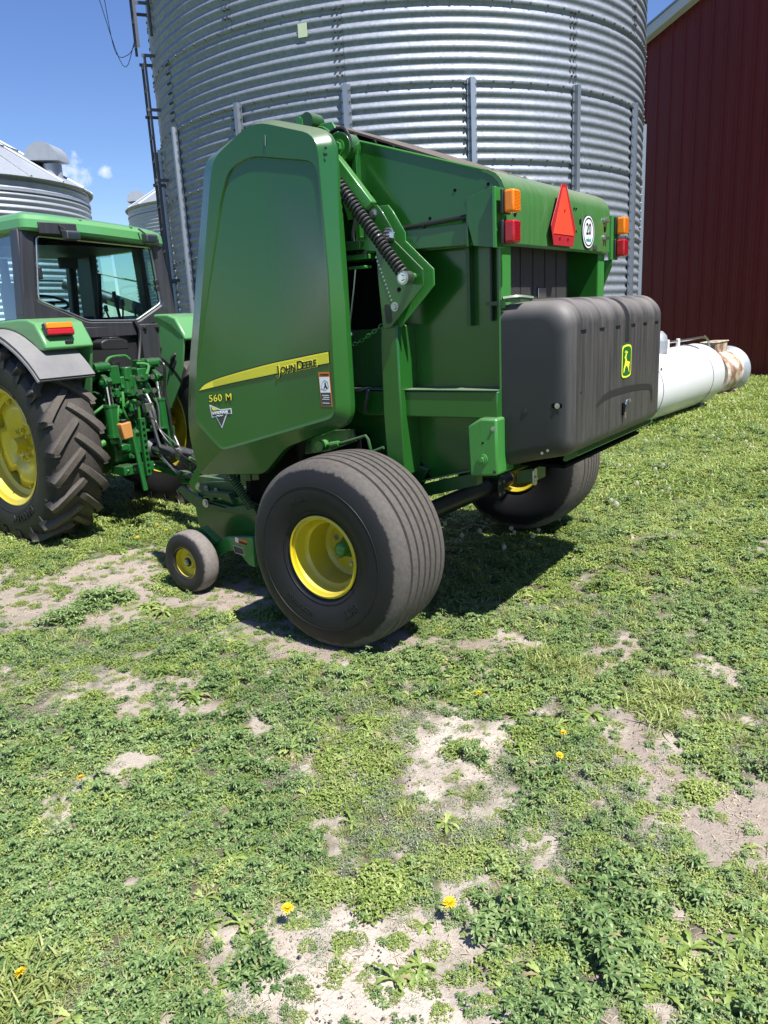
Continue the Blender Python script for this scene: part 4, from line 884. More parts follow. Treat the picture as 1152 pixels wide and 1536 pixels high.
mb = MB(); mb.box(-.10, 1.1, -.5, .72, 2.49, 2.50); mb.build('headliner', 'plastic_black', TR)
mb = MB(); mb.tube([(.35, -.22, 1.86), (.28, -.20, 2.1), (.22, -.18, 2.28)], .022, 8); mb.build('display_post', 'plastic_black', TR, bevel=.01)
# lower cab, rear wall
mb = MB(); mb.box(-.26, -.22, -.50, .52, 1.70, 1.80); mb.build('rear_beam', 'cab_black', TR, bevel=.01)
mb = MB(); mb.box(-.20, 1.25, -.55, .80, 1.15, 1.80); mb.build('cab_floor', 'black_hole', TR)
mb = MB(); mb.box(-.30, -.24, -.42, -.20, 1.32, 1.80); mb.build('rear_panel', 'cab_black', TR, bevel=.006)
for z in (1.765,): 
    for y in (-.24, -.38): bolt(TR, (-.305, y, z), (-1, 0, 0), .014, .02, 'black_paint')
MB().box(-.31, -.24, .46, .66, 1.25, 1.50).build('side_panel', 'gray_steel', TR, bevel=.01)
mb = MB(); mb.prism(round_poly([(.36, 1.60, .02), (.36, 1.67, .02), (.30, 1.69, .01), (.16, 1.69, .01), (.09, 1.665, .02), (.09, 1.59, .02)], 3), -.50, -.34, 'x'); mb.box(-.5, -.36, .17, .27, 1.685, 1.705); mb.build('toolbox', 'plastic_black', TR, bevel=.01)
mb = MB(); mb.tube(bez([(-.27, -.16, 1.84), (-.30, -.19, 1.74), (-.32, -.15, 1.60), (-.36, -.08, 1.42), (-.4, -.05, 1.3)], 6), .018, 8); mb.build('cab_hose', 'hose', TR)
# fenders
def fender(yc, s):
    # yc: centre of the tyre, s: outward sign
    def arc(r, a0, a1, n=14): return [(r * math.cos(rad(a0 + (a1 - a0) * i / n)), .84 + r * math.sin(rad(a0 + (a1 - a0) * i / n))) for i in range(n + 1)]
    inner, outer = yc - s * (.35 if s > 0 else .24), yc + s * .245
    # flare sheet
    mb = MB(); lo = arc(.95, 35, 143, 22); hi = [(x, z + .002) for x, z in arc(.975, 35, 143, 22)]
    # rear end kicks out and droops
    lo = [(x - (.05 * max(0, i - 17) / 5), z) for i, (x, z) in enumerate(lo)]; hi = [(x - (.05 * max(0, i - 17) / 5), z) for i, (x, z) in enumerate(hi)]
    ya, yb = sorted((inner + s * .12, outer)); mb.prism(lo + hi[::-1], ya, yb)
    # rolled outer edge
    mb.tube([(x, outer, z - .012) for x, z in lo], .014, 6); mb.tube([(lo[-1][0], y, lo[-1][1]) for y in np.linspace(ya, yb, 6)], .012, 6)
    fl = mb.build('fender_flare', 'flare', TR, ang=40, bevel=.0)
    # green top deck with sloping rear
    top = [(.62, 1.60), (.60, 1.80), (.30, 1.87), (-.30, 1.885), (-.45, 1.88), (-.56, 1.845), (-.66, 1.70), (-.685, 1.645), (-.63, 1.63)] + [(x, z) for x, z in arc(.978, 126, 55, 10)]
    y0, y1 = sorted((inner, outer - s * .17)); g = MB(); n = len(top)
    g.prism(top, y0, y1); gf = g.build('fender', 'tractor_green', TR, ang=25, bevel=.018, seg=3)
    ya, yb = sorted((inner, inner + s * .02)); MB().prism([(.62, 1.2), (.62, 1.8), (-.3, 1.86), (-.5, 1.78), (-.66, 1.66), (-.55, 1.25), (-.35, 1.0), (.3, .9)], ya, yb).build('fender_side', 'tractor_green', TR)
    return gf
fL = fender(.895, 1); fR = fender(-.635, -1)
def tlight(fe, y):
    X = Matrix.Translation((-.640, y, 1.790)) @ Matrix.Rotation(rad(12), 4, 'Y')
    mb = MB(); mb.box(-.02, .03, -.118, .118, -.052, .052, X=X); l_ = mb.build('tail_light', 'plastic_black', fe, bevel=.006)
    mb = MB(); mb.box(-.045, -.01, -.112, .112, 0.001, .048, X=X); mb.build('lens', 'amber', l_, bevel=.008); mb = MB(); mb.box(-.045, -.01, -.112, .112, -.048, -.001, X=X); mb.build('lens', 'red', l_, bevel=.008)
tlight(fL, .82)
mb = MB(); X = Matrix.Translation((-.672, .76, 1.685)) @ Matrix.Rotation(rad(-25), 4, 'Y'); mb.box(-.008, .01, -.035, .035, -.02, .02, X=X); mb.build('fender_socket', 'plastic_black', fL, bevel=.004)
mb = MB(); mb.box(-.010, -.007, -.02, .02, -.009, -.005, X=X); mb.box(-.010, -.007, -.02, .02, .005, .009, X=X); mb.build('socket_slot', 'zinc', fL)

# hood and front (beyond the cab)
mb = MB()
for x0, x1, w0, w1, z0, z1 in ((1.28, 2.95, .36, .30, 1.15, 1.78),):
    vs = [(x0, CY - w0, 1.05), (x0, CY + w0, 1.05), (x0, CY + w0, 1.62), (x0, CY + w0 * .8, 1.78), (x0, CY - w0 * .8, 1.78), (x0, CY - w0, 1.62), (x1, CY - w1, .95), (x1, CY + w1, .95), (x1, CY + w1, 1.38), (x1, CY + w1 * .8, 1.50), (x1, CY - w1 * .8, 1.50), (x1, CY - w1, 1.38)]
    mb.add(vs, [(0, 1, 2, 3, 4, 5), (11, 10, 9, 8, 7, 6)] + [(i, (i + 1) % 6, 6 + (i + 1) % 6, 6 + i) for i in range(6)])
mb.build('hood', 'tractor_green', TR, bevel=.03, seg=3)
mb = MB(); mb.box(1.1, 2.9, CY - .22, CY + .22, .55, 1.1); mb.box(.2, 1.2, CY - .25, CY + .25, .5, 1.2); mb.cyl((2.42, .75, .62), (2.42, -.5, .62), .08, n=14); mb.build('engine', 'green_dark', TR, bevel=.02)
mb = MB(); mb.cyl((1.9, CY - .28, 1.7), (1.9, CY - .28, 2.55), .045, n=16); mb.cyl((1.9, CY - .28, 1.9), (1.9, CY - .28, 2.3), .075, n=16); mb.build('exhaust', 'black_paint', TR)

# transmission, axle, three-point linkage
mb = MB()
mb.prism(round_poly([(.30, 1.25, .05), (-.30, 1.25, .08), (-.46, 1.12, .06), (-.46, .62, .06), (-.30, .48, .06), (.30, .48, .05)], 3), CY - .22, CY + .22)
mb.prism(round_poly([(-.02, 1.42, .03), (-.36, 1.40, .05), (-.44, 1.15, .05), (-.02, 1.1, .03)], 3), CY - .17, CY + .17)
tc = mb.build('rear_housing', 'trans_green', TR, bevel=.02)
mb = MB(); mb.cyl((0, .70, .84), (0, CY, .84), .12, .20, 24); mb.cyl((0, -.45, .84), (0, CY, .84), .12, .20, 24); mb.build('rear_axle', 'trans_green', TR)
for i in range(8):
    a = PI * i / 4; bolt(tc, (-.462, CY + .12 * math.cos(a), .80 + .12 * math.sin(a)), (-1, 0, 0), .012, .014, 'trans_green')
# lift cylinders
for yb in (CY + .265, CY - .265):
    lc = empty('lift_cylinder', (-.56, yb, 0)); lc.parent = TR
    mb = MB(); mb.cyl((0, 0, .86), (.0, 0, 1.12), .055, n=24); mb.cyl((0, 0, .85), (0, 0, .875), .062, n=24); mb.cyl((0, 0, 1.115), (0, 0, 1.135), .06, n=24); mb.build('cylinder_barrel', 'trans_green', lc, ang=40)
    mb = MB(); mb.cyl((0, 0, 1.12), (.01, 0, 1.29), .034, n=20); mb.build('cylinder_rod', 'chrome', lc)
    mb = MB(); mb.cyl((.01, -.035, 1.325), (.01, .035, 1.325), .045, n=20); mb.cyl((0, -.03, .82), (0, .03, .82), .035, n=16); mb.build('cylinder_eye', 'trans_green', lc, bevel=.005); bolt(lc, (.01, .045, 1.325), (0, 1, 0), .022, .02, 'trans_green')
# lift arms
for s in (1, -1):
    y = CY + s * .265
    mb = MB()
    arm = bez([(-.12, 0, 1.36), (-.26, 0, 1.44), (-.42, 0, 1.50), (-.52, 0, 1.47)], 4) + bez([(-.54, 0, 1.42), (-.44, 0, 1.40), (-.30, 0, 1.33), (-.16, 0, 1.25)], 4)
    for dy in (.05, -.05): mb.prism([(p.x, p.z) for p in arm], y + dy - .014, y + dy + .014)
    mb.cyl((-.50, y - .075, 1.455), (-.50, y + .075, 1.455), .042, n=20); mb.cyl((-.14, y - .08, 1.31), (-.14, y + .08, 1.31), .06, n=20)
    mb.prism([(-.30, 1.40), (-.60, 1.31), (-.62, 1.34), (-.40, 1.45)], y - .02, y + .02)
    mb.build('lift_arm', 'trans_green', TR, bevel=.006)
mb = MB(); mb.cyl((-.14, CY - .34, 1.31), (-.14, CY + .34, 1.31), .045, n=18); mb.build('rock_shaft', 'trans_green', TR)
# right fittings seen in the photo: slotted bar, sensor box, plates and pipes
mb = MB(); mb.box(-.88, -.84, CY + .155, CY + .205, .52, 1.02); mb.build('pull_bar', 'trans_green', TR, bevel=.003)
for i in range(9): mb = MB(); mb.cyl((-.884, CY + .18, .56 + i * .052), (-.8795, CY + .18, .56 + i * .052), .013, n=10); mb.build('hole', 'black_hole', TR)
mb = MB(); mb.cyl((-.84, CY + .265, .90), (-.88, CY + .24, .40), .022, n=12); mb.build('pull_rod', 'trans_green', TR)
MB().prism(round_poly([(CY + .41, 1.00, .012), (CY + .31, 1.01, .012), (CY + .30, .875, .012), (CY + .39, .865, .012)], 3), -.90, -.83, 'x').build('sight_bottle', 'amberbox', TR, bevel=.008)
MB().box(-.88, -.84, CY + .335, CY + .38, 1.0, 1.03).build('bottle_cap', 'black_paint', TR, bevel=.004)
mb = MB(); mb.box(-.62, -.44, CY - .30, CY + .10, .855, .875); mb.box(-.60, -.44, CY - .02, CY + .10, .68, .86); mb.box(-.62, -.44, CY - .34, CY - .26, .68, .87); mb.box(-.60, -.40, CY - .22, CY + .24, .50, .58); mb.build('pto_shield', 'trans_green', TR, bevel=.005)
for i in range(6): bolt(TR, (-.602, CY + .2 - i * .07, .54), (-1, 0, 0), .009, .008, 'zinc')
mb = MB(); mb.box(-.55, -.44, CY - .22, CY + .0, .64, .84); mb.build('pto_cavity', 'black_hole', TR)
# remote valve stack
mb = MB(); 
mb.box(-.52, -.42, CY - .17, CY + .10, 1.20, 1.36); mb.box(-.57, -.46, CY - .15, CY - .05, 1.30, 1.42); mb.cyl((-.50, CY + .02, 1.18), (-.50, CY + .02, 1.44), .05, n=16); mb.cyl((-.58, CY - .17, 1.15), (-.46, CY - .13, 1.40), .028, n=12)
mb.box(-.52, -.38, CY + .10, CY + .20, 1.30, 1.46); mb.box(-.50, -.40, CY - .20, CY - .12, 1.42, 1.49); mb.build('valve_block', 'trans_green', TR, bevel=.008)
mb = MB(); mb.cyl((-.42, CY + .09, 1.40), (-.42, CY + .09, 1.49), .055, n=20); mb.build('filter_cap', 'black_paint', TR); mb = MB(); mb.cyl((-.42, CY + .09, 1.24), (-.42, CY + .09, 1.40), .058, n=20); mb.build('filter', 'trans_green', TR)
for i in range(4):
    for z in (1.22, 1.34):
        mb = MB(); y = CY - .13 + i * .075; mb.cyl((-.60, y, z), (-.65, y, z), .018, n=12); mb.cyl((-.65, y, z), (-.67, y, z), .024, n=6); mb.build('coupler_socket', 'zinc' if (i + int(z * 50)) % 2 else 'trans_green', TR)
random.seed(5)
pipes = [[(-.46, CY + .20, 1.47), (-.46, CY + .14, 1.53), (-.46, CY - .0, 1.54), (-.46, CY - .06, 1.50)], [(-.56, CY + .12, 1.10), (-.60, CY + .10, 1.14), (-.60, CY + .02, 1.13), (-.58, CY - .0, .98), (-.56, CY - .0, .90)],
         [(-.56, CY + .22, .88), (-.60, CY + .24, 1.0), (-.58, CY + .20, 1.12)], [(-.5, CY - .16, 1.16), (-.56, CY - .22, 1.10), (-.56, CY - .27, .98), (-.52, CY - .27, .72)], [(-.48, CY - .05, 1.2), (-.56, CY - .10, 1.12), (-.54, CY - .08, .98), (-.5, CY - .12, .92)],
         [(-.44, CY + .05, 1.3), (-.52, CY + .10, 1.20), (-.54, CY + .12, 1.05), (-.5, CY + .05, .95)], [(-.5, CY - .10, 1.46), (-.58, CY - .16, 1.44), (-.6, CY - .12, 1.36)], [(-.44, CY + .2, 1.15), (-.5, CY + .34, 1.1), (-.45, CY + .42, 1.04)]]
for p in pipes: MB().tube(bez(p, 6), .013, 8).build('oil_pipe', 'green_bright', TR)
for i in range(60):
    x = -.47 - random.random() * .05; y = CY + random.uniform(-.20, .22); z = random.uniform(.62, 1.30)
    bolt(TR, (x, y, z), (-1, random.uniform(-.3, .3), random.uniform(-.2, .4)), random.uniform(.010, .022), random.uniform(.015, .05), random.choice(['trans_green', 'trans_green', 'zinc', 'green_bright']), 'fitting')
for i in range(20):
    y = CY + random.uniform(-.2, .2); z = random.uniform(.7, 1.25); w = random.uniform(.03, .08); h_ = random.uniform(.03, .10)
    MB().box(-.50 - random.random() * .05, -.44, y - w / 2, y + w / 2, z - h_ / 2, z + h_ / 2).build('cast_boss', 'trans_green', TR, bevel=.008)
mb = MB(); mb.box(-.42, -.36, CY - .28, CY - .24, .90, .98); mb.build('red_cap', 'red', TR, bevel=.005)
mb = MB(); mb.prism([(.0, .50), (-.55, .50), (-.95, .44), (-1.0, .42), (-1.0, .47), (-.92, .50), (-.55, .56), (.0, .56)], CY - .19, CY - .09); mb.box(-1.10, -.95, CY - .20, CY - .08, .40, .44); mb.build('drawbar', 'trans_green', TR, bevel=.008)
mb = MB(); mb.tube(bez([(-.42, CY + .36, 1.20), (-.36, CY + .44, 1.12), (-.44, CY + .5, 1.0)], 5), .02, 8); mb.cyl((-.30, CY + .42, 1.26), (-.30, CY + .5, 1.26), .05, n=16); mb.cyl((-.45, CY + .30, .80), (-.45, CY + .44, .76), .03, n=12); mb.build('link_bracket', 'green_bright', TR)

# ================================================================== GRAIN BINS
def bin_shell(R_, z0, z1, pitch, tier, npp, nseg, amp=.011):
    n = int(round((z1 - z0) / pitch * npp)); rows = []
    for i in range(n + 1):
        z = z0 + (z1 - z0) * i / n
        rows.append((R_ + amp * math.cos(2 * PI * (z - z0) / pitch), z))
    mb = MB(); L = len(rows)
    for k in range(nseg):
        a = 2 * PI * k / nseg
        for r, z in rows: mb.v.append((r * math.sin(a), -r * math.cos(a), z))
    for k in range(nseg):
        k2 = (k + 1) % nseg
        for i in range(L - 1): mb.f.append((k * L + i, k2 * L + i, k2 * L + i + 1, k * L + i + 1)); mb.m.append(0)
    return mb
def bin_roof(R_, z, slope, nrib, par, over=.06):
    h = (R_ - .45) * math.tan(rad(slope)); mb = MB()
    mb.lathe([(R_ - .02, z - .02), (R_ + over, z - .05), (R_ + over + .02, z - .02), (.45, z + h), (.42, z + h + .12), (0, z + h + .18)], axis='z', n=nrib * 2)
    ro = mb.build('roof', 'galv_roof', par, ang=8)
    mb = MB()
    for k in range(nrib):
        a = 2 * PI * k / nrib; s, c = math.sin(a), math.cos(a); p0 = Vector(((R_ + over) * s, -(R_ + over) * c, z + .0)); p1 = Vector((.5 * s, -.5 * c, z + h))
        mb.tube([p0, p0.lerp(p1, .5), p1], [.035, .03, .02], 4)
    mb.build('roof_rib', 'galv_roof', ro, ang=30)
    mb = MB()
    for f_ in (.38, .7):
        rr = R_ * (1 - f_); zz = z + (R_ - rr) * math.tan(rad(slope)) + .07; mb.tube([(rr * math.sin(a), -rr * math.cos(a), zz) for a in np.linspace(0, 2 * PI, nrib * 2 + 1)[:-1]], .014, 5, closed=True)
    mb.build('roof_ring', 'gray_steel', ro)
    return ro
def roof_vent(par, R_, z, slope, ang, fr=.30):
    a = rad(ang); rr = R_ * (1 - fr); zz = z + (R_ - rr) * math.tan(rad(slope))
    v = empty('roof_vent', (rr * math.sin(a), -rr * math.cos(a), zz), a - PI / 2); v.parent = par; v.scale = (.8, .8, .8)     # local +x points outward/down slope
    mb = MB(); mb.cyl((-.1, 0, -.25), (-.1, 0, .34), .26, n=20); mb.build('vent_neck', 'galv_roof', v)
    pts = [(-.40 + .52 * math.cos(t), .42 + .50 * math.sin(t)) for t in np.linspace(PI * .98, -.05, 14)]
    pts = [(x + .15, z_) for x, z_ in pts]
    mb = MB(); mb.prism(pts, -.36, .36); mb.build('vent_hood', 'galv_roof', v, bevel=.0)
    return v
# --- the big bin behind the baler
BX, BY, BR = .541, 13.119, 3.62
ZB = .20; TI = .8135
GB = empty('grain_bin', (BX, BY, 0), 0, 'huge corrugated grain bin with upright posts and ladder, right behind the baler', 'grain bin')
sh = bin_shell(BR, ZB + .005, ZB + .005 + TI * 11, TI / 7, TI, 8, 192, .0120).build('bin_wall', 'galv', GB, ang=80, recalc=False)
ZT = ZB + TI * 11
bin_roof(BR, ZT, 32, 30, GB)
mb = MB(); mb.lathe([(0, 0), (BR + .25, 0), (BR + .25, ZB), (0, ZB)], axis='z', n=96); mb.build('foundation', 'concrete', GB)
seams = [1.84 + TI * k - TI for k in range(0, 10)]
# seams on tier lines: z = ZB + .005 + k*TI  -> 0.20,1.02,1.83,2.65,3.46,4.27,5.09
def onr(a, r, z): a = rad(a); return Vector((r * math.sin(a), -r * math.cos(a), z))
# bolts on seams: one mesh per seam line / lap row (a row of bolts is surface pattern of the sheeting)
for k in range(1, 8):
    z = ZB + .005 + TI * k; na = 96; mb = MB(); mb.lathe([(BR + .004, z - .03), (BR + .0165, z - .022), (BR + .0165, z + .004), (BR + .004, z + .006)], axis='z', n=160, closed=True)
    for i in range(na):
        a = 360 * i / na
        if 95 < a < 265: continue
        mb.cyl(onr(a, BR + .012, z - .010), onr(a, BR + .028, z - .011), .015, .012, 6, mi=1)
    mb.build('lap_seam', ['galv', 'gray_steel'], sh, ang=60)
for k in range(0, 8):
    off = -12.5 if k % 2 == 1 else 10.0
    z0 = ZB + .005 + TI * k
    for j in range(8):
        ac = off + 45 * j; ac = (ac + 180) % 360 - 180
        if abs(ac) > 85: continue
        mb = MB()
        for da in (-.45, .45):
            for m_ in range(7):
                zc = z0 + TI / 7 * (m_ + 1.0 if m_ < 6 else 6.92); r = BR + .0135
                for dz in (-.022,) if m_ else (.0,): mb.cyl(onr(ac + da, r - .006, zc + dz), onr(ac + da, r + .018, zc + dz), .015, .012, 6)
        # edge of the overlapping sheet
        e = []
        for i in range(7 * 8 + 1):
            zz = z0 + TI * i / 56; r = BR + .0135 * math.cos(2 * PI * i / 8) + .003; e.append(onr(ac + .9, r, zz))
        mb.tube(e, .0022, 4)
        mb.build('sheet_lap', 'gray_steel', sh)
# stiffener posts
PA = [-78.8 + 22.4 * k for k in range(0, 9)] + [123, 145, 168, 190, 212, 235, 258]
for a in PA:
    prof = [(-.055, .0), (-.055, .012), (-.034, .012), (-.026, .058), (.026, .058), (.034, .012), (.055, .012), (.055, 0)]
    mb = MB(); vs = []
    for z in (ZB, ZB + .005 + 5 * TI + .02):
        for t, r in prof:
            p = onr(a, BR + .015 + r, z); tt = Vector((math.cos(rad(a)), math.sin(rad(a)), 0)); vs.append(p + tt * t)
    n = len(prof); mb.add(vs, [(i, (i + 1) % n, n + (i + 1) % n, n + i) for i in range(n)] + [tuple(range(n)), tuple(range(2 * n - 1, n - 1, -1))])
    if abs(a) < 85:
        tt = Vector((math.cos(rad(a)), math.sin(rad(a)), 0))
        for i in range(35):
            z = 4.28 - .05 - i * TI / 7 
            if z < 1: break
            for sgn in (-1, 1): p = onr(a, BR + .026, z) + tt * .046 * sgn; q_ = onr(a, BR + .036, z) + tt * .046 * sgn; mb.cyl(p, q_, .009, n=6, mi=1)
    mb.build('stiffener_post', ['steel_post', 'gray_steel'], GB, ang=30)
# ladder on the left limb, darker grey putting its shade into the colour
LA = -70.0
lad = empty('ladder', (0, 0, 0)); lad.parent = GB
def lad_part(z0, z1, ro, w, nm):
    tt = Vector((math.cos(rad(LA)), math.sin(rad(LA)), 0)); l_ = empty(nm, (0, 0, 0)); l_.parent = lad
    return tt
tt = Vector((math.cos(rad(LA)), math.sin(rad(LA)), 0))
for (z0, z1, ro) in ((1.2, 5.30, BR + .14), (5.42, 9.2, BR + .20)):
    for sgn in (-1, 1):
        p0 = onr(LA, ro, z0) + tt * .2 * sgn; p1 = onr(LA, ro, z1) + tt * .2 * sgn
        mb = MB(); X = Matrix.Translation(p0) @ Matrix.Rotation(rad(LA), 4, 'Z'); mb.box(-.006, .006, -.018, .018, 0, z1 - z0, X=X); mb.build('ladder_rail', 'gray_steel', GB)
    zz = z0 + .1
    while zz < z1:
        mb = MB(); mb.cyl(onr(LA, ro, zz) - tt * .2, onr(LA, ro, zz) + tt * .2, .0125, n=8); mb.build('rung', 'gray_steel', GB); zz += .305
for zz in (2.4, 3.75, 4.65, 5.32, 5.95, 7.2):
    for sgn in (-1, 1):
        mb = MB(); mb.box(-.006, .006, -.0, .18, -.02, .02, X=Matrix.Translation(onr(LA, BR + .18, zz) + tt * .21 * sgn) @ Matrix.Rotation(rad(LA), 4, 'Z')); mb.build('ladder_bracket', 'gray_steel', GB)
bpy.data.objects.remove(lad)
# post beside the ladder, thin down-pipe on the limb, wires
mb = MB(); mb.box(-.02, .02, -.03, .03, 0, 4.0, X=Matrix.Translation(onr(-74, BR + .10, .2)) @ Matrix.Rotation(rad(-74), 4, 'Z')); mb.build('ladder_post', 'gray_steel', GB, bevel=.005)
mb = MB(); mb.tube([onr(-66, BR + .03, 5.55), onr(-66, BR + .03, 6.6)], .02, 8); mb.build('conduit', 'gray_steel', GB)
mb = MB(); mb.tube(bez([onr(-80, BR + .2, 5.75), onr(-82, BR + .35, 5.62), onr(-84, BR + .55, 5.72), onr(-86, BR + .65, 6.6)], 6), .005, 5); mb.tube(bez([onr(-80, BR + .2, 5.8), onr(-83, BR + .45, 5.5), onr(-86, BR + .75, 6.6)], 6), .005, 5); mb.build('loose_wire', 'plastic_black', GB)
# pale sticker plates
for a, z in ((-18.9, 4.93), (-18.9, 4.86)):
    mb = MB(); mb.box(-.055, .055, -.002, .002, -.035, .035, X=Matrix.Translation(onr(a, BR + .018, z)) @ Matrix.Rotation(rad(a), 4, 'Z')); mb.build('sticker', plain('faded sticker', (.55, .62, .42), .6), GB)

# --- bins farther off
def far_bin(loc, R_, ze, label, vents, rz):
    g = empty('grain_bin', (*loc, 0), rz, label, 'grain bin')
    pitch = .132
    n = math.floor((ze - .1) / pitch); z0 = ze - n * pitch
    bin_shell(R_, z0, ze, pitch, TI, 6, 120, .022).build('bin_wall', 'galv_far', g, ang=80, recalc=False)
    mb = MB(); mb.lathe([(0, 0), (R_ + .2, 0), (R_ + .2, z0), (0, z0)], axis='z', n=64); mb.build('foundation', 'concrete', g)
    ro = bin_roof(R_, ze, 32, 24, g, .10)
    for a, fr in vents: roof_vent(g, R_, ze, 32, a, fr)
    for k in range(6):
        z = ze - .30 - k * .924
        if z < .3: break
        mb = MB(); mb.lathe([(R_ + .0, z - .03), (R_ + .026, z - .02), (R_ + .026, z + .01), (R_, z + .012)], axis='z', n=120, closed=True); mb.build('lap_seam', 'galv_far', g)
    return g
D_, R_ = 22.6, 3.5; az = rad(-18.65) - math.asin(R_ / D_)
far_bin((D_ * math.sin(az), D_ * math.cos(az)), R_, 5.08, 'galvanised grain bin showing above the tractor cab roof at the far left', [(84, .10)], 0)
D_, R_ = 36, 4.3; az = rad(-16.3) + math.asin(R_ / D_)
far_bin((D_ * math.sin(az), D_ * math.cos(az)), R_, 6.45, 'distant shaded grain bin partly hidden behind the ladder of the big bin', [(-84, .05)], 0)
# portable auger seen through the cab glass
ag = empty('grain_auger', (-4.6, 17.0, 0), 0, 'slanting grey grain auger tube on legs seen through the rear window of the cab', 'auger')
mb = MB(); mb.cyl((-1.9, 0, 2.75), (1.8, .6, 1.2), .13, n=16); mb.build('auger_tube', 'gray_steel', ag)
mb = MB(); mb.tube([(-1.9, .1, 3.1), (0, .3, 2.6), (1.8, .7, 1.35)], .02, 5); mb.build('truss_cable', 'gray_steel', ag)
for x, z in ((-1.4, 2.5), (1.2, 1.4)):
    for s in (-1, 1): mb = MB(); mb.tube([(x, .3 * s, z), (x, .8 * s + .2, 0)], .03, 6); mb.build('leg', 'gray_steel', ag)
gw = MB(); gw.tube([(-4.35, 21, 7.5), (-3.25, 14.6, 0.0)], .012, 5); tag(gw.build('guy_wire', 'plastic_black'), 'thin dark guy wire running down behind the tractor cab', 'wire')

# ================================================================== BARN
H0 = rad(129); wd = Vector((math.cos(H0), math.sin(H0), 0)); P0 = Vector((8.30, 16.43, 0)); nrm_out = Vector((-wd.y, wd.x, 0))   # faces the camera
if nrm_out.dot(Vector((0, 0, 0)) - P0) < 0: nrm_out = -nrm_out
BN = empty('barn', (P0.x, P0.y, 0), H0, 'tall dark maroon ribbed metal barn with white roof trim at the right edge', 'barn')
# local x along the wall (towards the left of the picture), y: outwards is -y or +y
sy = 1 if (Matrix.Rotation(H0, 3, 'Z') @ Vector((0, 1, 0))).dot(nrm_out) > 0 else -1
def zr(t): return 0
T1, TR_, T0 = 6.4, -5.0, -16.4         # left eave, ridge, right eave
def ztop(t): return 7.269 + (3.205 - t) * .41 if t > TR_ else (7.269 + (3.205 - TR_) * .41) - (TR_ - t) * .41
mb = MB(); t = T0; vs = []; pr = []
major = .305
prof = []
while t < T1:
    for dt, h in ((0, 0), (.03, 0), (.045, .030), (.07, .030), (.085, 0), (.14, 0), (.146, .0045), (.158, .0045), (.164, 0), (.215, 0), (.221, .0045), (.233, .0045), (.239, 0)): prof.append((t + dt, h))
    t += major
o = len(mb.v)
for tt_, h in prof:
    for z in (.02, None): mb.v.append((tt_, sy * h, z if z is not None else ztop(tt_) - .02))
for i in range(len(prof) - 1): mb.f.append((2 * i, 2 * i + 2, 2 * i + 3, 2 * i + 1)); mb.m.append(0)
mb.build('gable_wall', 'barn', BN, ang=12)
MB().box(T0, T1, -sy * 20 if sy > 0 else .02, -.02 if sy > 0 else 20, 0, 5.4).build('barn_body', 'barn', BN)
# rake trim and roof slab
for (ta, tb_) in ((T1 + .35, TR_), (TR_, T0 - .35)):
    za, zb = ztop(ta) if ta <= T1 + 1 else 0, ztop(tb_)
    MB().prism([(ta, za + .16), (tb_, zb + .16), (tb_, zb - .05), (ta, za - .05)], sy * .025, sy * .26).build('rake_trim', 'white', BN, bevel=.01)
    MB().prism([(ta, za + .20), (tb_, zb + .20), (tb_, zb + .165), (ta, za + .165)], sy * .28, -sy * 20).build('roof', 'galv_roof', BN)
MB().box(T0, T1, sy * .024, sy * .04, .0, .22).build('base_trim', 'barn', BN)

# ================================================================== PROPANE TANK AND OLD DRUM
hd = Vector((.655, .756, 0)); a_t = math.atan2(hd.y, hd.x)
TK = empty('propane_tank', (5.02, 12.32, -.12), a_t, 'white horizontal propane tank lying in the grass in front of the maroon barn', 'tank')
pr = []
for k in range(9): a = rad(90 * k / 8); pr.append((.475 * math.sin(a), .26 - .0 + .26 * math.cos(a) - .26))
cap = [(.0, .26)] + [(.475 * math.sin(rad(a)), .26 * math.cos(rad(a))) for a in range(10, 91, 10)]
prf = [(r, h_) for r, h_ in cap] + [(.475, -3.1)] + [(r, -3.1 - h_) for r, h_ in cap[::-1]]
mb = MB(); mb.lathe(prf, (0, 0, .74), 'x', 64); tk = mb.build('tank_shell', 'white', TK, ang=40)
for x in (-.52, -2.5):
    mb = MB(); mb.lathe([(.477, x - .006), (.481, x), (.477, x + .006)], (0, 0, .74), 'x', 64); mb.build('weld_seam', 'gray_steel', TK)
mb = MB(); mb.tube([(-.50, .487 * math.sin(a), .74 + .487 * math.cos(a)) for a in np.linspace(-.5, 2.5, 20)], .007, 5); mb.build('tank_cable', 'gray_hose', TK)
for x in (-.45, -2.6):
    MB().box(x - .06, x + .06, -.30, .30, .0, .34).build('tank_foot', 'gray_steel', TK)
mb = MB(); mb.cyl((-1.75, 0, 1.18), (-1.75, 0, 1.35), .21, n=28); mb.lathe([(.21, 1.35), (.195, 1.42), (.14, 1.48), (.0, 1.51)], (-1.75, 0, 0), 'z', 28); mb.build('valve_dome', 'galv_roof', TK)
mb = MB(); mb.box(-1.30, -1.20, -.05, .05, 1.19, 1.34); mb.build('pressure_valve', 'white', TK, bevel=.01)
mb = MB(); mb.tube(bez([(-1.2, 0, 1.30), (-.4, 0, 1.29), (.35, .02, 1.29), (.6, .02, 1.27)], 5), .018, 8); mb.tube(bez([(.5, .02, 1.30), (.62, 0, 1.22), (.6, -.05, 1.02), (.7, -.06, .9)], 5), .018, 8); mb.build('gas_pipe', 'zinc', TK)
mb = MB(); mb.box(-.78, -.70, -.02, .02, 1.21, 1.33); mb.build('lifting_lug', 'white', TK, bevel=.008)
DR = empty('rusty_drum', (6.0, 13.85, -.14), a_t, 'rusty steel drum on its side beyond the white propane tank', 'drum')
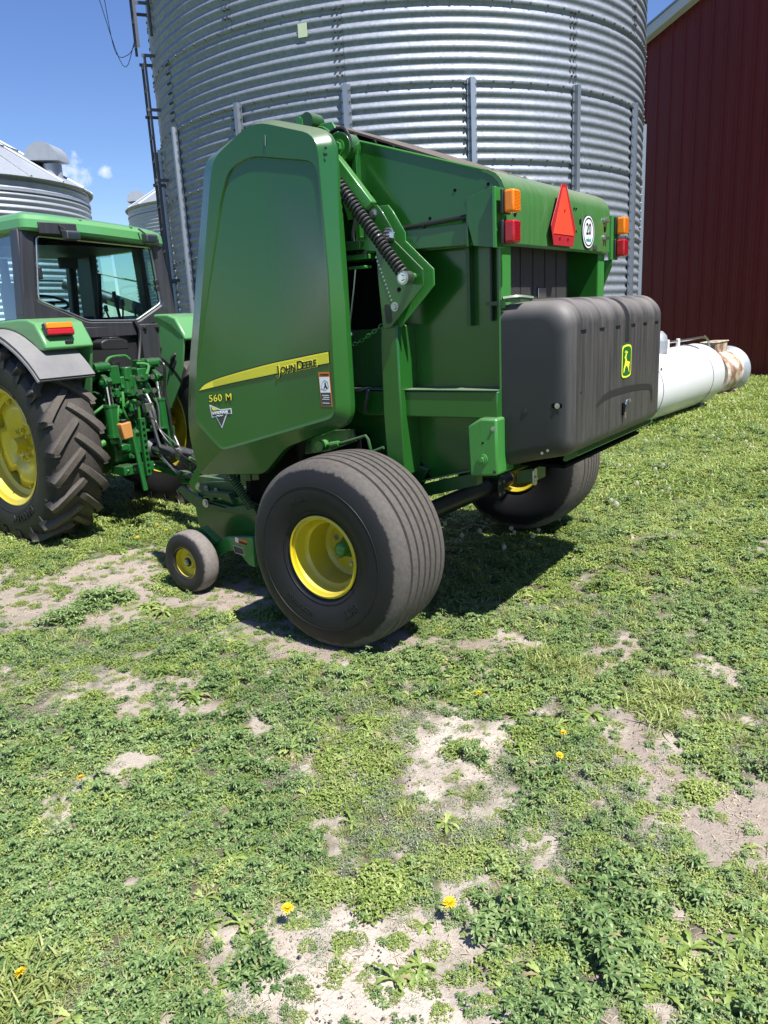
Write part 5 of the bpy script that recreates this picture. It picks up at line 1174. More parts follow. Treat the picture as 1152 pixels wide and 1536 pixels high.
mb = MB(); mb.lathe([(0, -.35), (.36, -.35), (.38, -.30), (.385, 0), (.375, .04), (.385, .08), (.38, .48), (.36, .56), (.33, .62), (.0, .62)], (0, 0, .62), 'x', 48); mb.build('drum_shell', 'rusty', DR, ang=40)
mb = MB(); mb.lathe([(.33, .62), (.40, .68), (.43, .70), (.43, .72), (.40, .71), (.34, .66)], (0, 0, .62), 'x', 56, closed=True); mb.build('drum_flange', 'galv_far', DR, ang=40)
mb = MB(); mb.box(-.35, .30, -.12, .12, .98, 1.16); mb.box(-.37, .32, -.14, .14, 1.155, 1.175); mb.build('drum_box', 'rusty', DR, bevel=.01)
mb = MB()
for x in (-.2, .35): mb.box(x - .05, x + .05, -.3, .3, 0, .30)
mb.build('drum_cradle', 'rusty', DR)
for i, (x, y, sc_) in enumerate(((2.95, 9.75, .5), )):
    bl = empty('concrete_block', (3.02, 9.05, -.07), .6, 'pale concrete block lying in the grass beside the propane tank', 'block')
    mb = MB(); mb.box(-.20, .20, -.10, .10, .0, .16); mb.build('block_body', 'concrete', bl, bevel=.01)
    for s in (-.09, .09): mb = MB(); mb.box(s - .055, s + .055, -.06, .06, .155, .162); mb.build('block_core', 'black_hole', bl)

# ================================================================== GROUND
polys = dict(
 A=[(-3.05, 5.82), (-2.48, 5.56), (-2.31, 5.95), (-1.87, 6.25), (-1.65, 5.59), (-1.6, 5.14), (-1.25, 4.83), (-1.36, 4.55), (-1.77, 4.39), (-2.07, 4.33), (-2.47, 4.59), (-3.2, 4.7)],
 B=[(-1.06, 4.51), (-0.88, 4.72), (-0.66, 4.35), (-0.25, 4.06), (0.25, 4.09), (0.27, 3.86), (0.05, 3.76), (-0.42, 3.86), (-0.74, 3.77), (-0.91, 4.14)],
 C=[(-1.59, 3.79), (-1.49, 4.16), (-1.25, 3.83), (-0.86, 3.48), (-0.7, 3.33), (-0.78, 3.22), (-1.09, 3.34), (-1.39, 3.41), (-1.57, 3.63)],
 D=[(0.02, 2.97), (0.27, 3.2), (0.58, 3.05), (0.48, 2.82), (0.28, 2.74), (0.3, 2.52), (0.13, 2.48), (0.04, 2.72)],
 E=[(0.93, 3.23), (1.12, 3.15), (1.13, 2.86), (1.26, 2.66), (1.6, 2.4), (1.5, 2.05), (1.06, 2.19), (0.91, 2.21), (0.94, 2.47), (0.89, 2.79)],
 F=[(-0.64, 1.94), (-0.51, 2.01), (-0.34, 1.95), (-0.22, 2.05), (-0.1, 2.1), (0.11, 1.97), (0.08, 1.84), (0.23, 1.68), (0.14, 1.45), (-0.09, 1.4), (-0.26, 1.6), (-0.51, 1.68), (-0.59, 1.82)],
 G=[(-0.34, 2.53), (-0.22, 2.48), (-0.18, 2.23), (-0.29, 2.18)], H=[(-2.15, 3.76), (-1.9, 3.74), (-1.81, 3.57), (-2.06, 3.58)],
 I=[(0.2, 4.0), (0.65, 3.99), (0.77, 3.68), (0.58, 3.58), (0.36, 3.76), (0.19, 3.74)], J=[(0.76, 1.88), (0.97, 1.91), (0.93, 1.75), (0.77, 1.71)],
 K=[(0.43, 1.69), (0.55, 1.66), (0.52, 1.42), (0.37, 1.43)], L=[(0.22, 2.04), (0.34, 1.9), (0.25, 1.79), (0.17, 1.94)], N=[(1.07, 3.89), (1.37, 3.9), (1.28, 3.54), (1.05, 3.56)],
 O=[(-1.55, 5.0), (-1.0, 5.3), (-.6, 4.9), (-.9, 4.55), (-1.3, 4.6)])
brown = {'B': .75, 'E': .7, 'C': .45, 'I': .8, 'A': .62, 'N': .6, 'O': .7, 'H': .3}
def poly_sd(x, y, P):
    """signed distance, positive inside"""
    P = np.asarray(P); x = np.asarray(x); y = np.asarray(y); ins = np.zeros(x.shape, bool); d = np.full(x.shape, 1e9); n = len(P)
    for i in range(n):
        ax, ay = P[i]; bx, by = P[(i + 1) % n]
        c = ((ay > y) != (by > y)) & (x < (bx - ax) * (y - ay) / (by - ay + 1e-12) + ax); ins ^= c
        t = np.clip(((x - ax) * (bx - ax) + (y - ay) * (by - ay)) / ((bx - ax) ** 2 + (by - ay) ** 2), 0, 1)
        d = np.minimum(d, np.hypot(x - ax - t * (bx - ax), y - ay - t * (by - ay)))
    return np.where(ins, d, -d)
_g = {}
def vnoise(x, y, seed):
    """value noise, vectorised"""
    if seed not in _g: _g[seed] = np.random.default_rng(seed).random((256, 256))
    T = _g[seed]; xi = np.floor(x).astype(int); yi = np.floor(y).astype(int); fx = x - xi; fy = y - yi; fx = fx * fx * (3 - 2 * fx); fy = fy * fy * (3 - 2 * fy)
    g = lambda i, j: T[i % 256, j % 256]
    return (g(xi, yi) * (1 - fx) + g(xi + 1, yi) * fx) * (1 - fy) + (g(xi, yi + 1) * (1 - fx) + g(xi + 1, yi + 1) * fx) * fy
def fbm(x, y, seed, oct=4):
    s = 0; a = .5; t = 0
    for o in range(oct): s = s + a * vnoise(x * 2 ** o + 37, y * 2 ** o + 91, seed + o); t += a; a *= .5
    return s / t
def bare(x, y):
    """0 = covered, 1 = bare soil; also how brown"""
    wx = x + (fbm(x * 3, y * 3, 21) - .5) * .35 + (fbm(x * 13, y * 13, 41) - .5) * .16; wy = y + (fbm(x * 3, y * 3, 31) - .5) * .35 + (fbm(x * 13, y * 13, 51) - .5) * .16
    b = np.zeros(x.shape); br = np.zeros(x.shape)
    for k, P in polys.items():
        v = np.clip((poly_sd(wx, wy, P) + {'D': .08, 'F': .07, 'E': .05, 'G': .05}.get(k, .03)) / .13, 0, 1) * np.clip(2.0 - {'A': 2.15, 'C': 2.0, 'O': 2.2, 'E': 1.95}.get(k, 1.85) * fbm(x * 4.3 + 9, y * 4.3, 401), .12, 1); br = np.where(v > b, brown.get(k, 0) * v, br); b = np.maximum(b, v)
    # scattered small gaps
    g_ = np.clip((fbm(x * 3.1, y * 3.1, 5) - .62) * 9, 0, .75) * np.clip((7 - y) / 3, 0, 1)
    b = np.maximum(b, g_); b = np.maximum(b, np.clip((fbm(x * 11, y * 11, 6) - .63) * 8, 0, .7) * np.clip((5.5 - y) / 2, 0, 1))
    return b, br
def ground_z(x, y):
    return .095 * np.clip((x - .7) / .8, 0, 1) * np.clip((y - 4.6) / .8, 0, 1) + (fbm(x * .8, y * .8, 61) - .5) * .05 * np.clip(y / 3, .4, 1) + (fbm(x * 7, y * 7, 71) - .5) * .018
def grid_xy():
    ys = [.6]; 
    while ys[-1] < 420: ys.append(ys[-1] * 1.0145 + .003)
    return np.array(ys)
ys = grid_xy(); ts = np.linspace(-1, 1, 331); sgn_ = np.sign(ts); ts = sgn_ * (abs(ts) ** 1.15)
X, Y = np.meshgrid(ts, ys); X = X * (Y * 1.0 + 1.6) ; Xg, Yg = X.ravel(), Y.ravel()
Zg = ground_z(Xg, Yg); Zg = np.where(Yg > 30, Zg * 0, Zg)
b_, br_ = bare(Xg, Yg)
Zg = Zg + b_ * (fbm(Xg * 22, Yg * 22, 81) - .5) * .012 * (Yg < 8)
nv, nu = X.shape
me = bpy.data.meshes.new('ground'); idx = np.arange(nv * nu).reshape(nv, nu)
F = np.stack([idx[:-1, :-1], idx[:-1, 1:], idx[1:, 1:], idx[1:, :-1]], -1).reshape(-1, 4)
# an apron behind the camera and to the sides
vs = np.stack([Xg, Yg, Zg], 1); base = len(vs)
extra = [(-500, -400, -.02), (500, -400, -.02), (500, 1500, -.25), (-500, 1500, -.25)]
me.from_pydata(vs.tolist() + extra, [], F.tolist())
bm = bmesh.new(); bm.from_mesh(me); bm.verts.ensure_lookup_table(); bm.to_mesh(me); bm.free()
ca = me.color_attributes.new('soil', 'FLOAT_COLOR', 'POINT'); cc = np.zeros((len(me.vertices), 4)); cc[:, 3] = 1
cc[:base, 0] = np.clip(br_ + (fbm(Xg * 1.3, Yg * 1.3, 95) - .5) * .3 + np.clip((.5 - b_) * .7, 0, .35), 0, 1); cc[:base, 1] = 1 - b_; ca.data.foreach_set('color', cc.ravel())
me.polygons.foreach_set('use_smooth', [True] * len(me.polygons)); me.materials.append(M['soil'])
gr = bpy.data.objects.new('ground', me); COL.objects.link(gr); tag(gr, kind='structure')
m, nt, b = new_mat('distant field'); c = mixc(nt, noise_n(nt, coords(nt), .05, 5), (.07, .12, .03), (.14, .18, .06)); lk(nt, c, b.inputs['Base Color']); b.inputs['Roughness'].default_value = .95; M['field'] = m
mb = MB(); mb.add([(-1500, -1500, -.12), (1500, -1500, -.12), (1500, 2500, -.12), (-1500, 2500, -.12)], [(0, 1, 2, 3)]); tag(mb.build('field', 'field', recalc=False), kind='structure')

# ------------------------------------------------------------------ ground cover clumps
LIB = bpy.data.collections.new('plants')
def leaf(V, Fc, T_, p, yaw, pitch, L, W, fold=.25, curl=.3, kind='oval', segs=3):
    """a folded leaf made of a short strip"""
    t = random.random(); t2 = random.random()
    c, s = math.cos(yaw), math.sin(yaw); o = len(V); x = 0; z = 0; pt = pitch
    if kind == 'oval': wd_ = [.12, .85, 1.0, .0]
    elif kind == 'round': wd_ = [.3, 1.0, .95, .15]
    elif kind == 'blade': wd_ = [.8, 1, .7, 0]
    elif kind == 'tooth': wd_ = [.15, .5, .32, .72, .45, 1.0, .55, .9, .0]
    n = len(wd_) - 1
    for i, w in enumerate(wd_):
        px, py = x * c, x * s; hw = W * w * .5; up = abs(hw) * fold
        V.append((p[0] + px - s * hw, p[1] + py + c * hw, p[2] + z + up)); V.append((p[0] + px, p[1] + py, p[2] + z)); V.append((p[0] + px + s * hw, p[1] + py - c * hw, p[2] + z + up))
        T_ += [(t, t2)] * 3; st = L / n; x += st * math.cos(pt); z += st * math.sin(pt); pt -= curl / n * 2
    for i in range(n):
        a = o + 3 * i; Fc.append((a, a + 1, a + 4, a + 3)); Fc.append((a + 1, a + 2, a + 5, a + 4))
def lib_obj(name, V, Fc, T_, mat):
    me = bpy.data.meshes.new(name); me.from_pydata(V, [], Fc); ca = me.color_attributes.new('tint', 'FLOAT_COLOR', 'POINT')
    ca.data.foreach_set('color', [q for t, t2 in T_ for q in (t, t2, 0, 1)]); me.materials.append(M[mat]); me.polygons.foreach_set('use_smooth', [True] * len(me.polygons))
    o = bpy.data.objects.new(name, me); LIB.objects.link(o); return o
names = []
def reg(kind, i): n = '%02d_%s_%d' % (len(names), kind, i); names.append(kind); return n
def jit(r):
    a = random.random() * 2 * PI; q = r * math.sqrt(random.random()); return q * math.cos(a), q * math.sin(a)
for v_ in range(3):        # low clover / knotweed mat
    V, Fc, T_ = [], [], []
    for i in range(70):
        x, y = jit(.075); h = .008 + .036 * random.random() * (1 - (x * x + y * y) / .0075)
        b0 = random.random() * 2 * PI
        for k in range(3): leaf(V, Fc, T_, (x, y, h), b0 + k * 2.09 + random.uniform(-.3, .3), random.uniform(-.2, .9), random.uniform(.011, .020), random.uniform(.006, .010), .4, .7, 'oval')
    lib_obj(reg('clover', v_), V, Fc, T_, 'clover')
for v_ in range(3):        # alfalfa-like: whorls of longer leaflets on short stems
    V, Fc, T_ = [], [], []
    for i in range(16):
        x, y = jit(.07); h = random.uniform(.012, .085) * (1 - (x * x + y * y) / .007)
        b0 = random.random() * 2 * PI
        for k in range(random.choice((5, 6, 7))): leaf(V, Fc, T_, (x, y, h + random.uniform(0, .006)), b0 + k * 1.05 + random.uniform(-.25, .25), random.uniform(.0, .75), random.uniform(.020, .036), random.uniform(.007, .011), .35, .7, 'oval')
        for k in range(5): leaf(V, Fc, T_, (x, y, h * .5), random.random() * 6.28, random.uniform(0, .5), random.uniform(.018, .03), .008, .35, .7, 'oval')
    lib_obj(reg('alfalfa', v_), V, Fc, T_, 'alfalfa')
for v_ in range(3):        # dandelion rosettes
    V, Fc, T_ = [], [], []
    for i in range(15): leaf(V, Fc, T_, (0, 0, .003 + i * .0008), random.random() * 6.28, random.uniform(.15, .9), random.uniform(.055, .12), random.uniform(.018, .030), .3, random.uniform(.5, 1.1), 'tooth')
    lib_obj(reg('dand', v_), V, Fc, T_, 'dand_leaf')
for v_ in range(3):        # grass tuft
    V, Fc, T_ = [], [], []
    for i in range(40):
        x, y = jit(.05); leaf(V, Fc, T_, (x, y, 0), random.random() * 6.28, random.uniform(.5, 1.4), random.uniform(.04, .095), random.uniform(.0032, .0058), .3, random.uniform(.3, 1.2), 'blade')
    lib_obj(reg('grass', v_), V, Fc, T_, 'grass')
for v_ in range(2):        # greyish fine knotweed
    V, Fc, T_ = [], [], []
    for i in range(110):
        x, y = jit(.07); h = random.uniform(.004, .03); leaf(V, Fc, T_, (x, y, h), random.random() * 6.28, random.uniform(.0, 1.0), random.uniform(.010, .020), random.uniform(.003, .006), .3, .5, 'oval')
    lib_obj(reg('knot', v_), V, Fc, T_, 'knot')
for v_ in range(2):        # dry litter
    V, Fc, T_ = [], [], []
    for i in range(26):
        x, y = jit(.09); leaf(V, Fc, T_, (x, y, random.uniform(.001, .006)), random.random() * 6.28, random.uniform(-.05, .15), random.uniform(.008, .035), random.uniform(.001, .003), .1, .3, 'blade')
    lib_obj(reg('litter', v_), V, Fc, T_, 'straw')
for v_ in range(2):        # crumbs and pebbles
    V, Fc, T_ = [], [], []
    for i in range(28):
        x, y = jit(.11); r_ = .0008 + .004 * random.random() ** 3; o = len(V)
        for d_ in ((1, 0, 0), (-1, 0, 0), (0, 1, 0), (0, -1, 0), (0, 0, 1), (0, 0, -1)):
            q = r_ * random.uniform(.6, 1.3); V.append((x + d_[0] * q, y + d_[1] * q, r_ * .4 + d_[2] * q * .8)); T_.append((random.random(), 0))
        Fc += [(o + a, o + b_, o + c_) for a in (0, 1) for b_, c_ in ((2, 4), (4, 3), (3, 5), (5, 2))]
    lib_obj(reg('crumb', v_), V, Fc, T_, 'crumb')
for v_ in range(2):        # turf seen from afar: mixed leaves over a wider patch
    V, Fc, T_ = [], [], []
    for i in range(190):
        x, y = jit(.16); h = random.uniform(.0, .035)
        if random.random() < .5: leaf(V, Fc, T_, (x, y, h), random.random() * 6.28, random.uniform(.2, 1.3), random.uniform(.03, .07), random.uniform(.006, .012), .3, random.uniform(.3, 1.0), 'blade')
        else: leaf(V, Fc, T_, (x, y, h), random.random() * 6.28, random.uniform(.0, .8), random.uniform(.022, .042), random.uniform(.016, .026), .3, .6, 'oval')
    lib_obj(reg('turf', v_), V, Fc, T_, 'dand_leaf' if v_ else 'clover')
IDX = {k: [i for i, n in enumerate(names) if n == k] for k in set(names)}

def scatter(name, label, pts):
    """pts: rows of x,y,z,yaw,scale,index"""
    pts = np.array(pts); me = bpy.data.meshes.new(name); me.from_pydata(pts[:, :3].tolist(), [], [])
    a = me.attributes.new('yaw', 'FLOAT', 'POINT'); a.data.foreach_set('value', pts[:, 3]); a = me.attributes.new('size', 'FLOAT', 'POINT'); a.data.foreach_set('value', pts[:, 4])
    a = me.attributes.new('pick', 'INT', 'POINT'); a.data.foreach_set('value', pts[:, 5].astype(np.int32))
    o = bpy.data.objects.new(name, me); COL.objects.link(o); tag(o, label, 'plants', kind='stuff')
    ng = bpy.data.node_groups.new(name, 'GeometryNodeTree'); ng.interface.new_socket('Geometry', in_out='INPUT', socket_type='NodeSocketGeometry'); ng.interface.new_socket('Geometry', in_out='OUTPUT', socket_type='NodeSocketGeometry')
    N = ng.nodes; gi = N.new('NodeGroupInput'); go = N.new('NodeGroupOutput'); ip = N.new('GeometryNodeInstanceOnPoints'); ci = N.new('GeometryNodeCollectionInfo')
    ci.inputs['Collection'].default_value = LIB; ci.inputs['Separate Children'].default_value = True; ci.inputs['Reset Children'].default_value = True; ip.inputs['Pick Instance'].default_value = True
    def at(nm, ty): n = N.new('GeometryNodeInputNamedAttribute'); n.data_type = ty; n.inputs['Name'].default_value = nm; return n.outputs['Attribute']
    cx = N.new('ShaderNodeCombineXYZ'); e2 = N.new('FunctionNodeEulerToRotation'); L_ = ng.links
    L_.new(at('yaw', 'FLOAT'), cx.inputs[2]); L_.new(cx.outputs[0], e2.inputs[0]); L_.new(e2.outputs[0], ip.inputs['Rotation'])
    L_.new(at('size', 'FLOAT'), ip.inputs['Scale']); L_.new(at('pick', 'INT'), ip.inputs['Instance Index']); L_.new(gi.outputs[0], ip.inputs['Points']); L_.new(ci.outputs[0], ip.inputs['Instance']); L_.new(ip.outputs[0], go.inputs[0])
    md = o.modifiers.new('scatter', 'NODES'); md.node_group = ng; return o
def sample(y0, y1, dens, wf=.66, wa=1.0):
    A_ = (y1 - y0) * (wf * (y0 + y1) + 2 * wa); n = int(A_ * dens); y = y0 + (y1 - y0) * rng.random(n * 2); hw = wf * y + wa; keep = rng.random(n * 2) < hw / (wf * y1 + wa); y = y[keep][:n]; x = (rng.random(len(y)) * 2 - 1) * (wf * y + wa)
    return x, y
ZONES = [('alfalfa', [(-2.4, 3.3), (-.45, 3.35), (-.35, 2.1), (-1.6, 2.0)], .55), ('alfalfa', [(.27, 2.1), (.83, 2.05), (.75, 1.6), (.22, 1.6)], .5), ('grass', [(-1.5, 1.85), (-.9, 1.85), (-.85, 1.4), (-1.5, 1.4)], .7), ('grass', [(.62, 3.9), (.98, 3.75), (1.0, 3.3), (.6, 3.5)], .75), ('grass', [(1.15, 3.5), (1.5, 3.4), (1.5, 2.95), (1.15, 3.0)], .6),
         ('knot', [(.2, 2.85), (.95, 2.7), (.9, 2.05), (.25, 2.2)], .6), ('clover', [(-.5, 3.1), (.0, 3.0), (.0, 2.3), (-.4, 2.5)], .4), ('alfalfa', [(-2.3, 5.1), (-1.85, 5.0), (-1.9, 4.6), (-2.3, 4.7)], .8), ('dand', [(.3, 3.5), (.95, 3.4), (.9, 2.85), (.6, 3.1), (-.2, 3.3)], .4), ('dand', [(.7, 1.9), (1.3, 1.9), (1.3, 1.2), (.5, 1.2)], .4)]
near, mid, lit = [], [], []
def place(x, y, smin, smax, far):
    b_, _ = bare(x, y); z = ground_z(x, y); u = rng.random((len(x), 6)); n1 = fbm(x * 1.6, y * 1.6, 201); n2 = fbm(x * 1.1, y * 1.1, 301)
    zs = [(k, poly_sd(x + (n1 - .5) * .4, y + (n2 - .5) * .4, P), pr_) for k, P, pr_ in ZONES]
    for i in range(len(x)):
        if (x[i] - BX) ** 2 + (y[i] - BY) ** 2 < (BR + .3) ** 2: continue
        bb = b_[i]
        if u[i, 0] < bb * .92: continue
        k = None
        for kk, sd, pr_ in zs:
            if sd[i] > 0 and u[i, 1] < pr_ * .72: k = kk; break
        if k is None:
            w = {'clover': .26 + (n1[i] - .5) * 1.6, 'alfalfa': .30 + (n2[i] - .5) * 1.6, 'dand': .13, 'grass': .17 + (.5 - n1[i]) * .7, 'knot': .24 + (.5 - n2[i]) * 1.3}
            if far: w['grass'] += .12; w['clover'] += .35; w['knot'] *= .3; w['alfalfa'] *= .5
            ks = list(w); ws = np.clip([w[q] for q in ks], .01, 9); ws = np.cumsum(ws / ws.sum()); k = ks[int(np.searchsorted(ws, u[i, 2]))]
        s = smin + (smax - smin) * u[i, 3] ** 1.5
        if bb > .3: s *= .62
        if k in ('dand', 'grass'): s *= .95
        near.append((x[i], y[i], z[i] - .004, u[i, 4] * 6.283, s, IDX[k][int(u[i, 5] * len(IDX[k])) % len(IDX[k])]))
for y0, y1, d, s0, s1, far in ((.9, 2.6, 980, .36, .82, 0), (2.6, 4.5, 640, .42, .95, 0), (4.5, 7.0, 300, .65, 1.25, 1), (7.0, 10, 110, 1.1, 1.7, 1)):
    x, y = sample(y0, y1, d); place(x, y, s0, s1, far)
for (px_, py_, n_, sp_, kd, sc_) in ((.32, 1.93, 4, .07, 'alfalfa', 1.0), (.55, 1.80, 5, .08, 'alfalfa', 1.1), (.68, 2.02, 3, .08, 'alfalfa', 1.0), (.42, 1.62, 4, .06, 'alfalfa', 1.05), (-.42, 1.80, 4, .05, 'alfalfa', .8), (-.50, 1.92, 2, .04, 'dand', .6), (.0, 1.74, 3, .07, 'dand', .65), (.24, 2.88, 3, .05, 'clover', .8), (.34, 2.78, 2, .03, 'alfalfa', .8), (-1.9, 4.9, 9, .14, 'alfalfa', 1.5), (-2.0, 4.62, 6, .12, 'alfalfa', 1.3), (-1.55, 4.72, 6, .10, 'dand', .9), (-1.2, 3.75, 4, .08, 'dand', .9), (-1.0, 3.45, 3, .05, 'dand', .9), (1.0, 1.5, 8, .15, 'dand', .85), (.85, 1.75, 6, .12, 'dand', .75), (-1.1, 1.72, 12, .12, 'grass', 1.3), (.8, 3.6, 22, .14, 'grass', 1.25), (1.3, 3.2, 18, .13, 'grass', 1.2), (-.1, 2.12, 5, .1, 'clover', 1.0), (1.15, 2.5, 5, .08, 'clover', .9), (2.3, 7.2, 14, .2, 'dand', 1.6)):
    for q in range(n_):
        xx, yy = px_ + rng.normal() * sp_ * .6, py_ + rng.normal() * sp_ * .6
        near.append((xx, yy, float(ground_z(np.array([xx]), np.array([yy]))[0]) - .002, rng.random() * 6.28, sc_ * rng.uniform(.75, 1.15), IDX[kd][int(rng.random() * len(IDX[kd]))]))
x, y = sample(.9, 6.5, 520); b_, _q = bare(x, y); kp = (b_ > .25) & (rng.random(len(x)) < .55 * fbm(x * 6, y * 6, 77) * 1.6 - .12); x, y = x[kp], y[kp]; z = ground_z(x, y)
for i in range(len(x)):
    kd = ('knot', 'clover', 'grass', 'alfalfa', 'knot')[int(rng.random() * 5)]
    near.append((x[i], y[i], z[i] - .003, rng.random() * 6.28, rng.uniform(.16, .42) * (1 + y[i] * .06), IDX[kd][int(rng.random() * len(IDX[kd]))]))
scatter('weeds', 'low clover, dandelion leaves and other broad-leaved weeds over the yard', near)
x, y = sample(.9, 6.5, 150); b_, _q = bare(x, y); kp = rng.random(len(x)) < b_ * .8 + .05; x, y = x[kp], y[kp]; z = ground_z(x, y)
scatter('soil_crumbs', 'small crumbs of dry soil lying on the bare patches', [(x[i], y[i], z[i], rng.random() * 6.28, .6 + rng.random() * .9, IDX['crumb'][i % 2]) for i in range(len(x))])
x, y = sample(.9, 6.5, 75); z = ground_z(x, y)
scatter('dry_litter', 'bits of dry straw and dead leaves lying on the soil', [(x[i], y[i], z[i], rng.random() * 6.28, .7 + rng.random() * .6, IDX['litter'][i % 2]) for i in range(len(x))])
tf_ = []
for y0, y1, d, s0, s1 in ((6.5, 10, 28, .8, 1.2), (10, 18, 24, 1.0, 1.6), (18, 34, 7, 1.4, 2.4)):
    x, y = sample(y0, y1, d, .70, 1.0); z = ground_z(x, y)
    for i in range(len(x)):
        if (x[i] - BX) ** 2 + (y[i] - BY) ** 2 < (BR + .3) ** 2: continue
        q = Vector((x[i], y[i], 0)) - P0
        if q.dot(nrm_out) < .1 and y[i] > 9 and x[i] > 3: continue
        tf_.append((x[i], y[i], z[i] - .004, rng.random() * 6.28, s0 + (s1 - s0) * rng.random(), IDX['turf'][0 if rng.random() < .75 else 1]))
scatter('turf', 'clover and grass turf stretching back to the bins and the barn', tf_)

# ------------------------------------------------------------------ dandelions (things one can count)
def gz(x, y): return float(ground_z(np.array([x]), np.array([y]))[0])
def make_yellow():
    r = empty('dandelion_flower', (0, 0, 0)); mb = MB()
    V, Fc, T_ = [], [], []
    for k in range(46): leaf(V, Fc, T_, (0, 0, .062), k * 2.4, .1 + 1.1 * (k / 46), .017 - .005 * k / 46, .0042, .1, .2, 'blade')
    mb.add(V, Fc); mb.build('flower_head', 'petal', r, recalc=False); mb = MB(); mb.tube([(.01, 0, 0), (.003, 0, .03), (0, 0, .062)], .0016, 5); mb.build('stem', 'stem', r); return r
def make_white():
    r = empty('dandelion_clock', (0, 0, 0)); V, Fc, T_ = [], [], []
    for k in range(110):
        z = 1 - 2 * (k + .5) / 110; a = k * 2.39996; q = math.sqrt(1 - z * z); d_ = Vector((q * math.cos(a), q * math.sin(a), z)); c_ = Vector((0, 0, .15)); t1 = d_.orthogonal().normalized(); t2 = d_.cross(t1); tip = c_ + d_ * .021
        o = len(V); V += [tuple(tip + t1 * .004 + d_ * .001), tuple(tip - t1 * .004 + d_ * .001), tuple(tip + t2 * .004 + d_ * .001), tuple(tip - t2 * .004 + d_ * .001), tuple(c_ + t1 * .0003), tuple(c_ - t1 * .0003), tuple(tip)]
        Fc += [(o, o + 2, o + 1, o + 3), (o + 4, o + 5, o + 6)]
    me = bpy.data.meshes.new('seed_head'); me.from_pydata(V, [], Fc); me.materials.append(M['fluff']); ca = me.color_attributes.new('tint', 'FLOAT_COLOR', 'POINT'); ca.data.foreach_set('color', [.5, .5, 0, 1] * len(V))
    o = bpy.data.objects.new('seed_head', me); COL.objects.link(o); o.parent = r
    mb = MB(); mb.cyl((0, 0, .147), (0, 0, .153), .004, n=8); mb.tube([(.02, 0, 0), (.006, 0, .08), (0, 0, .148)], .0016, 5); mb.build('stem', 'stem', r); return r
YW = [(-0.35, 1.95), (0.14, 1.94), (-1.05, 1.76), (0.39, 3.24), (0.71, 2.89), (0.64, 2.74), (-1.24, 2.69), (-2.02, 6.62), (-1.89, 6.42), (-2.08, 6.24), (2.6, 6.48), (3.04, 7.09), (1.0, 5.33), (1.1, 5.34), (0.54, 5.17), (0.45, 5.23), (0.64, 5.0), (0.3, 4.71), (5.21, 10.65), (5.26, 10.56), (6.21, 13.32), (5.37, 11.92), (4.2, 9.86), (1.01, 4.83), (1.09, 5.45)]
WH = [(5.59, 12.12), (5.66, 11.99), (4.66, 10.33), (4.52, 9.74), (3.93, 9.0), (3.9, 8.76), (4.0, 9.69), (5.19, 10.84), (5.69, 11.53), (4.03, 8.27), (4.82, 9.63), (4.01, 8.36), (1.86, 6.02), (1.85, 5.89), (1.88, 6.13), (2.23, 6.6), (2.45, 6.55), (2.48, 6.49), (2.78, 7.43), (3.1, 7.05), (2.62, 7.17), (2.45, 7.44), (3.02, 8.66), (3.21, 8.84), (0.6, 5.67), (0.74, 5.69), (0.98, 5.72), (0.98, 5.62), (0.98, 6.07), (1.09, 6.11), (1.28, 5.86), (1.36, 5.83), (0.83, 5.21), (1.15, 5.59), (1.09, 5.42), (0.48, 6.02), (4.29, 8.99), (4.03, 8.18), (5.58, 11.23), (4.43, 10.56), (2.35, 7.47), (3.6, 9.1), (3.3, 7.7), (3.9, 7.3), (4.6, 8.6), (5.1, 9.9), (4.9, 11.3), (6.1, 12.6), (3.5, 6.9)]
yproto = make_yellow()
def ylab(x, y):
    if y < 4: return None
    if y < 6 and x > 0: return 'small yellow dandelion flower in the shade under the baler'
    if y > 9: return 'tiny yellow dandelion flower in the grass near the white tank'
    return 'small yellow dandelion flower in the weeds beside the tractor tyre' if x < 0 else 'small yellow dandelion flower in the sunny grass right of the baler'
SPEC = {0: 'open yellow dandelion flower on the bottom left-centre weeds', 1: 'largest open yellow dandelion flower at the bottom centre', 2: 'yellow dandelion flower by the lower left edge of the photo', 3: 'yellow dandelion flower above the pale bare patch in front of the big tyre', 4: 'upper of two yellow dandelion flowers right of the pale bare patch', 5: 'lower of two yellow dandelion flowers right of the pale bare patch', 6: 'yellow dandelion flower among the dark leaves at the left'}
for i, (x, y) in enumerate(YW):
    o = yproto if i == 0 else dup(yproto); s = rng.uniform(.9, 1.25) * (1.25 if i in (1, 0) else 1)
    o.location = (x, y, gz(x, y) - .01); o.scale = (s * 1.1, s * 1.1, s); o.rotation_euler = (rng.uniform(-.2, .35), rng.uniform(-.2, .2), rng.uniform(0, 6)); lb_ = SPEC.get(i) or ylab(x, y); tag(o, lb_, 'flower', 'yellow dandelion flowers in the grass' if i not in SPEC else 'single yellow dandelion flowers in the foreground')
wproto = make_white()
for i, (x, y) in enumerate(WH):
    o = wproto if i == 0 else dup(wproto); s = rng.uniform(.6, .85)
    o.location = (x, y, gz(x, y) - .01); o.scale = (s, s, s * rng.uniform(.9, 1.3)); o.rotation_euler = (rng.uniform(-.12, .12), rng.uniform(-.12, .12), rng.uniform(0, 6))
    sh_ = x < 1.5; tag(o, 'white dandelion seed head standing in the shade between the baler wheels' if sh_ else 'white dandelion seed head on the sunny grass to the right', 'flower', 'white dandelion seed heads')

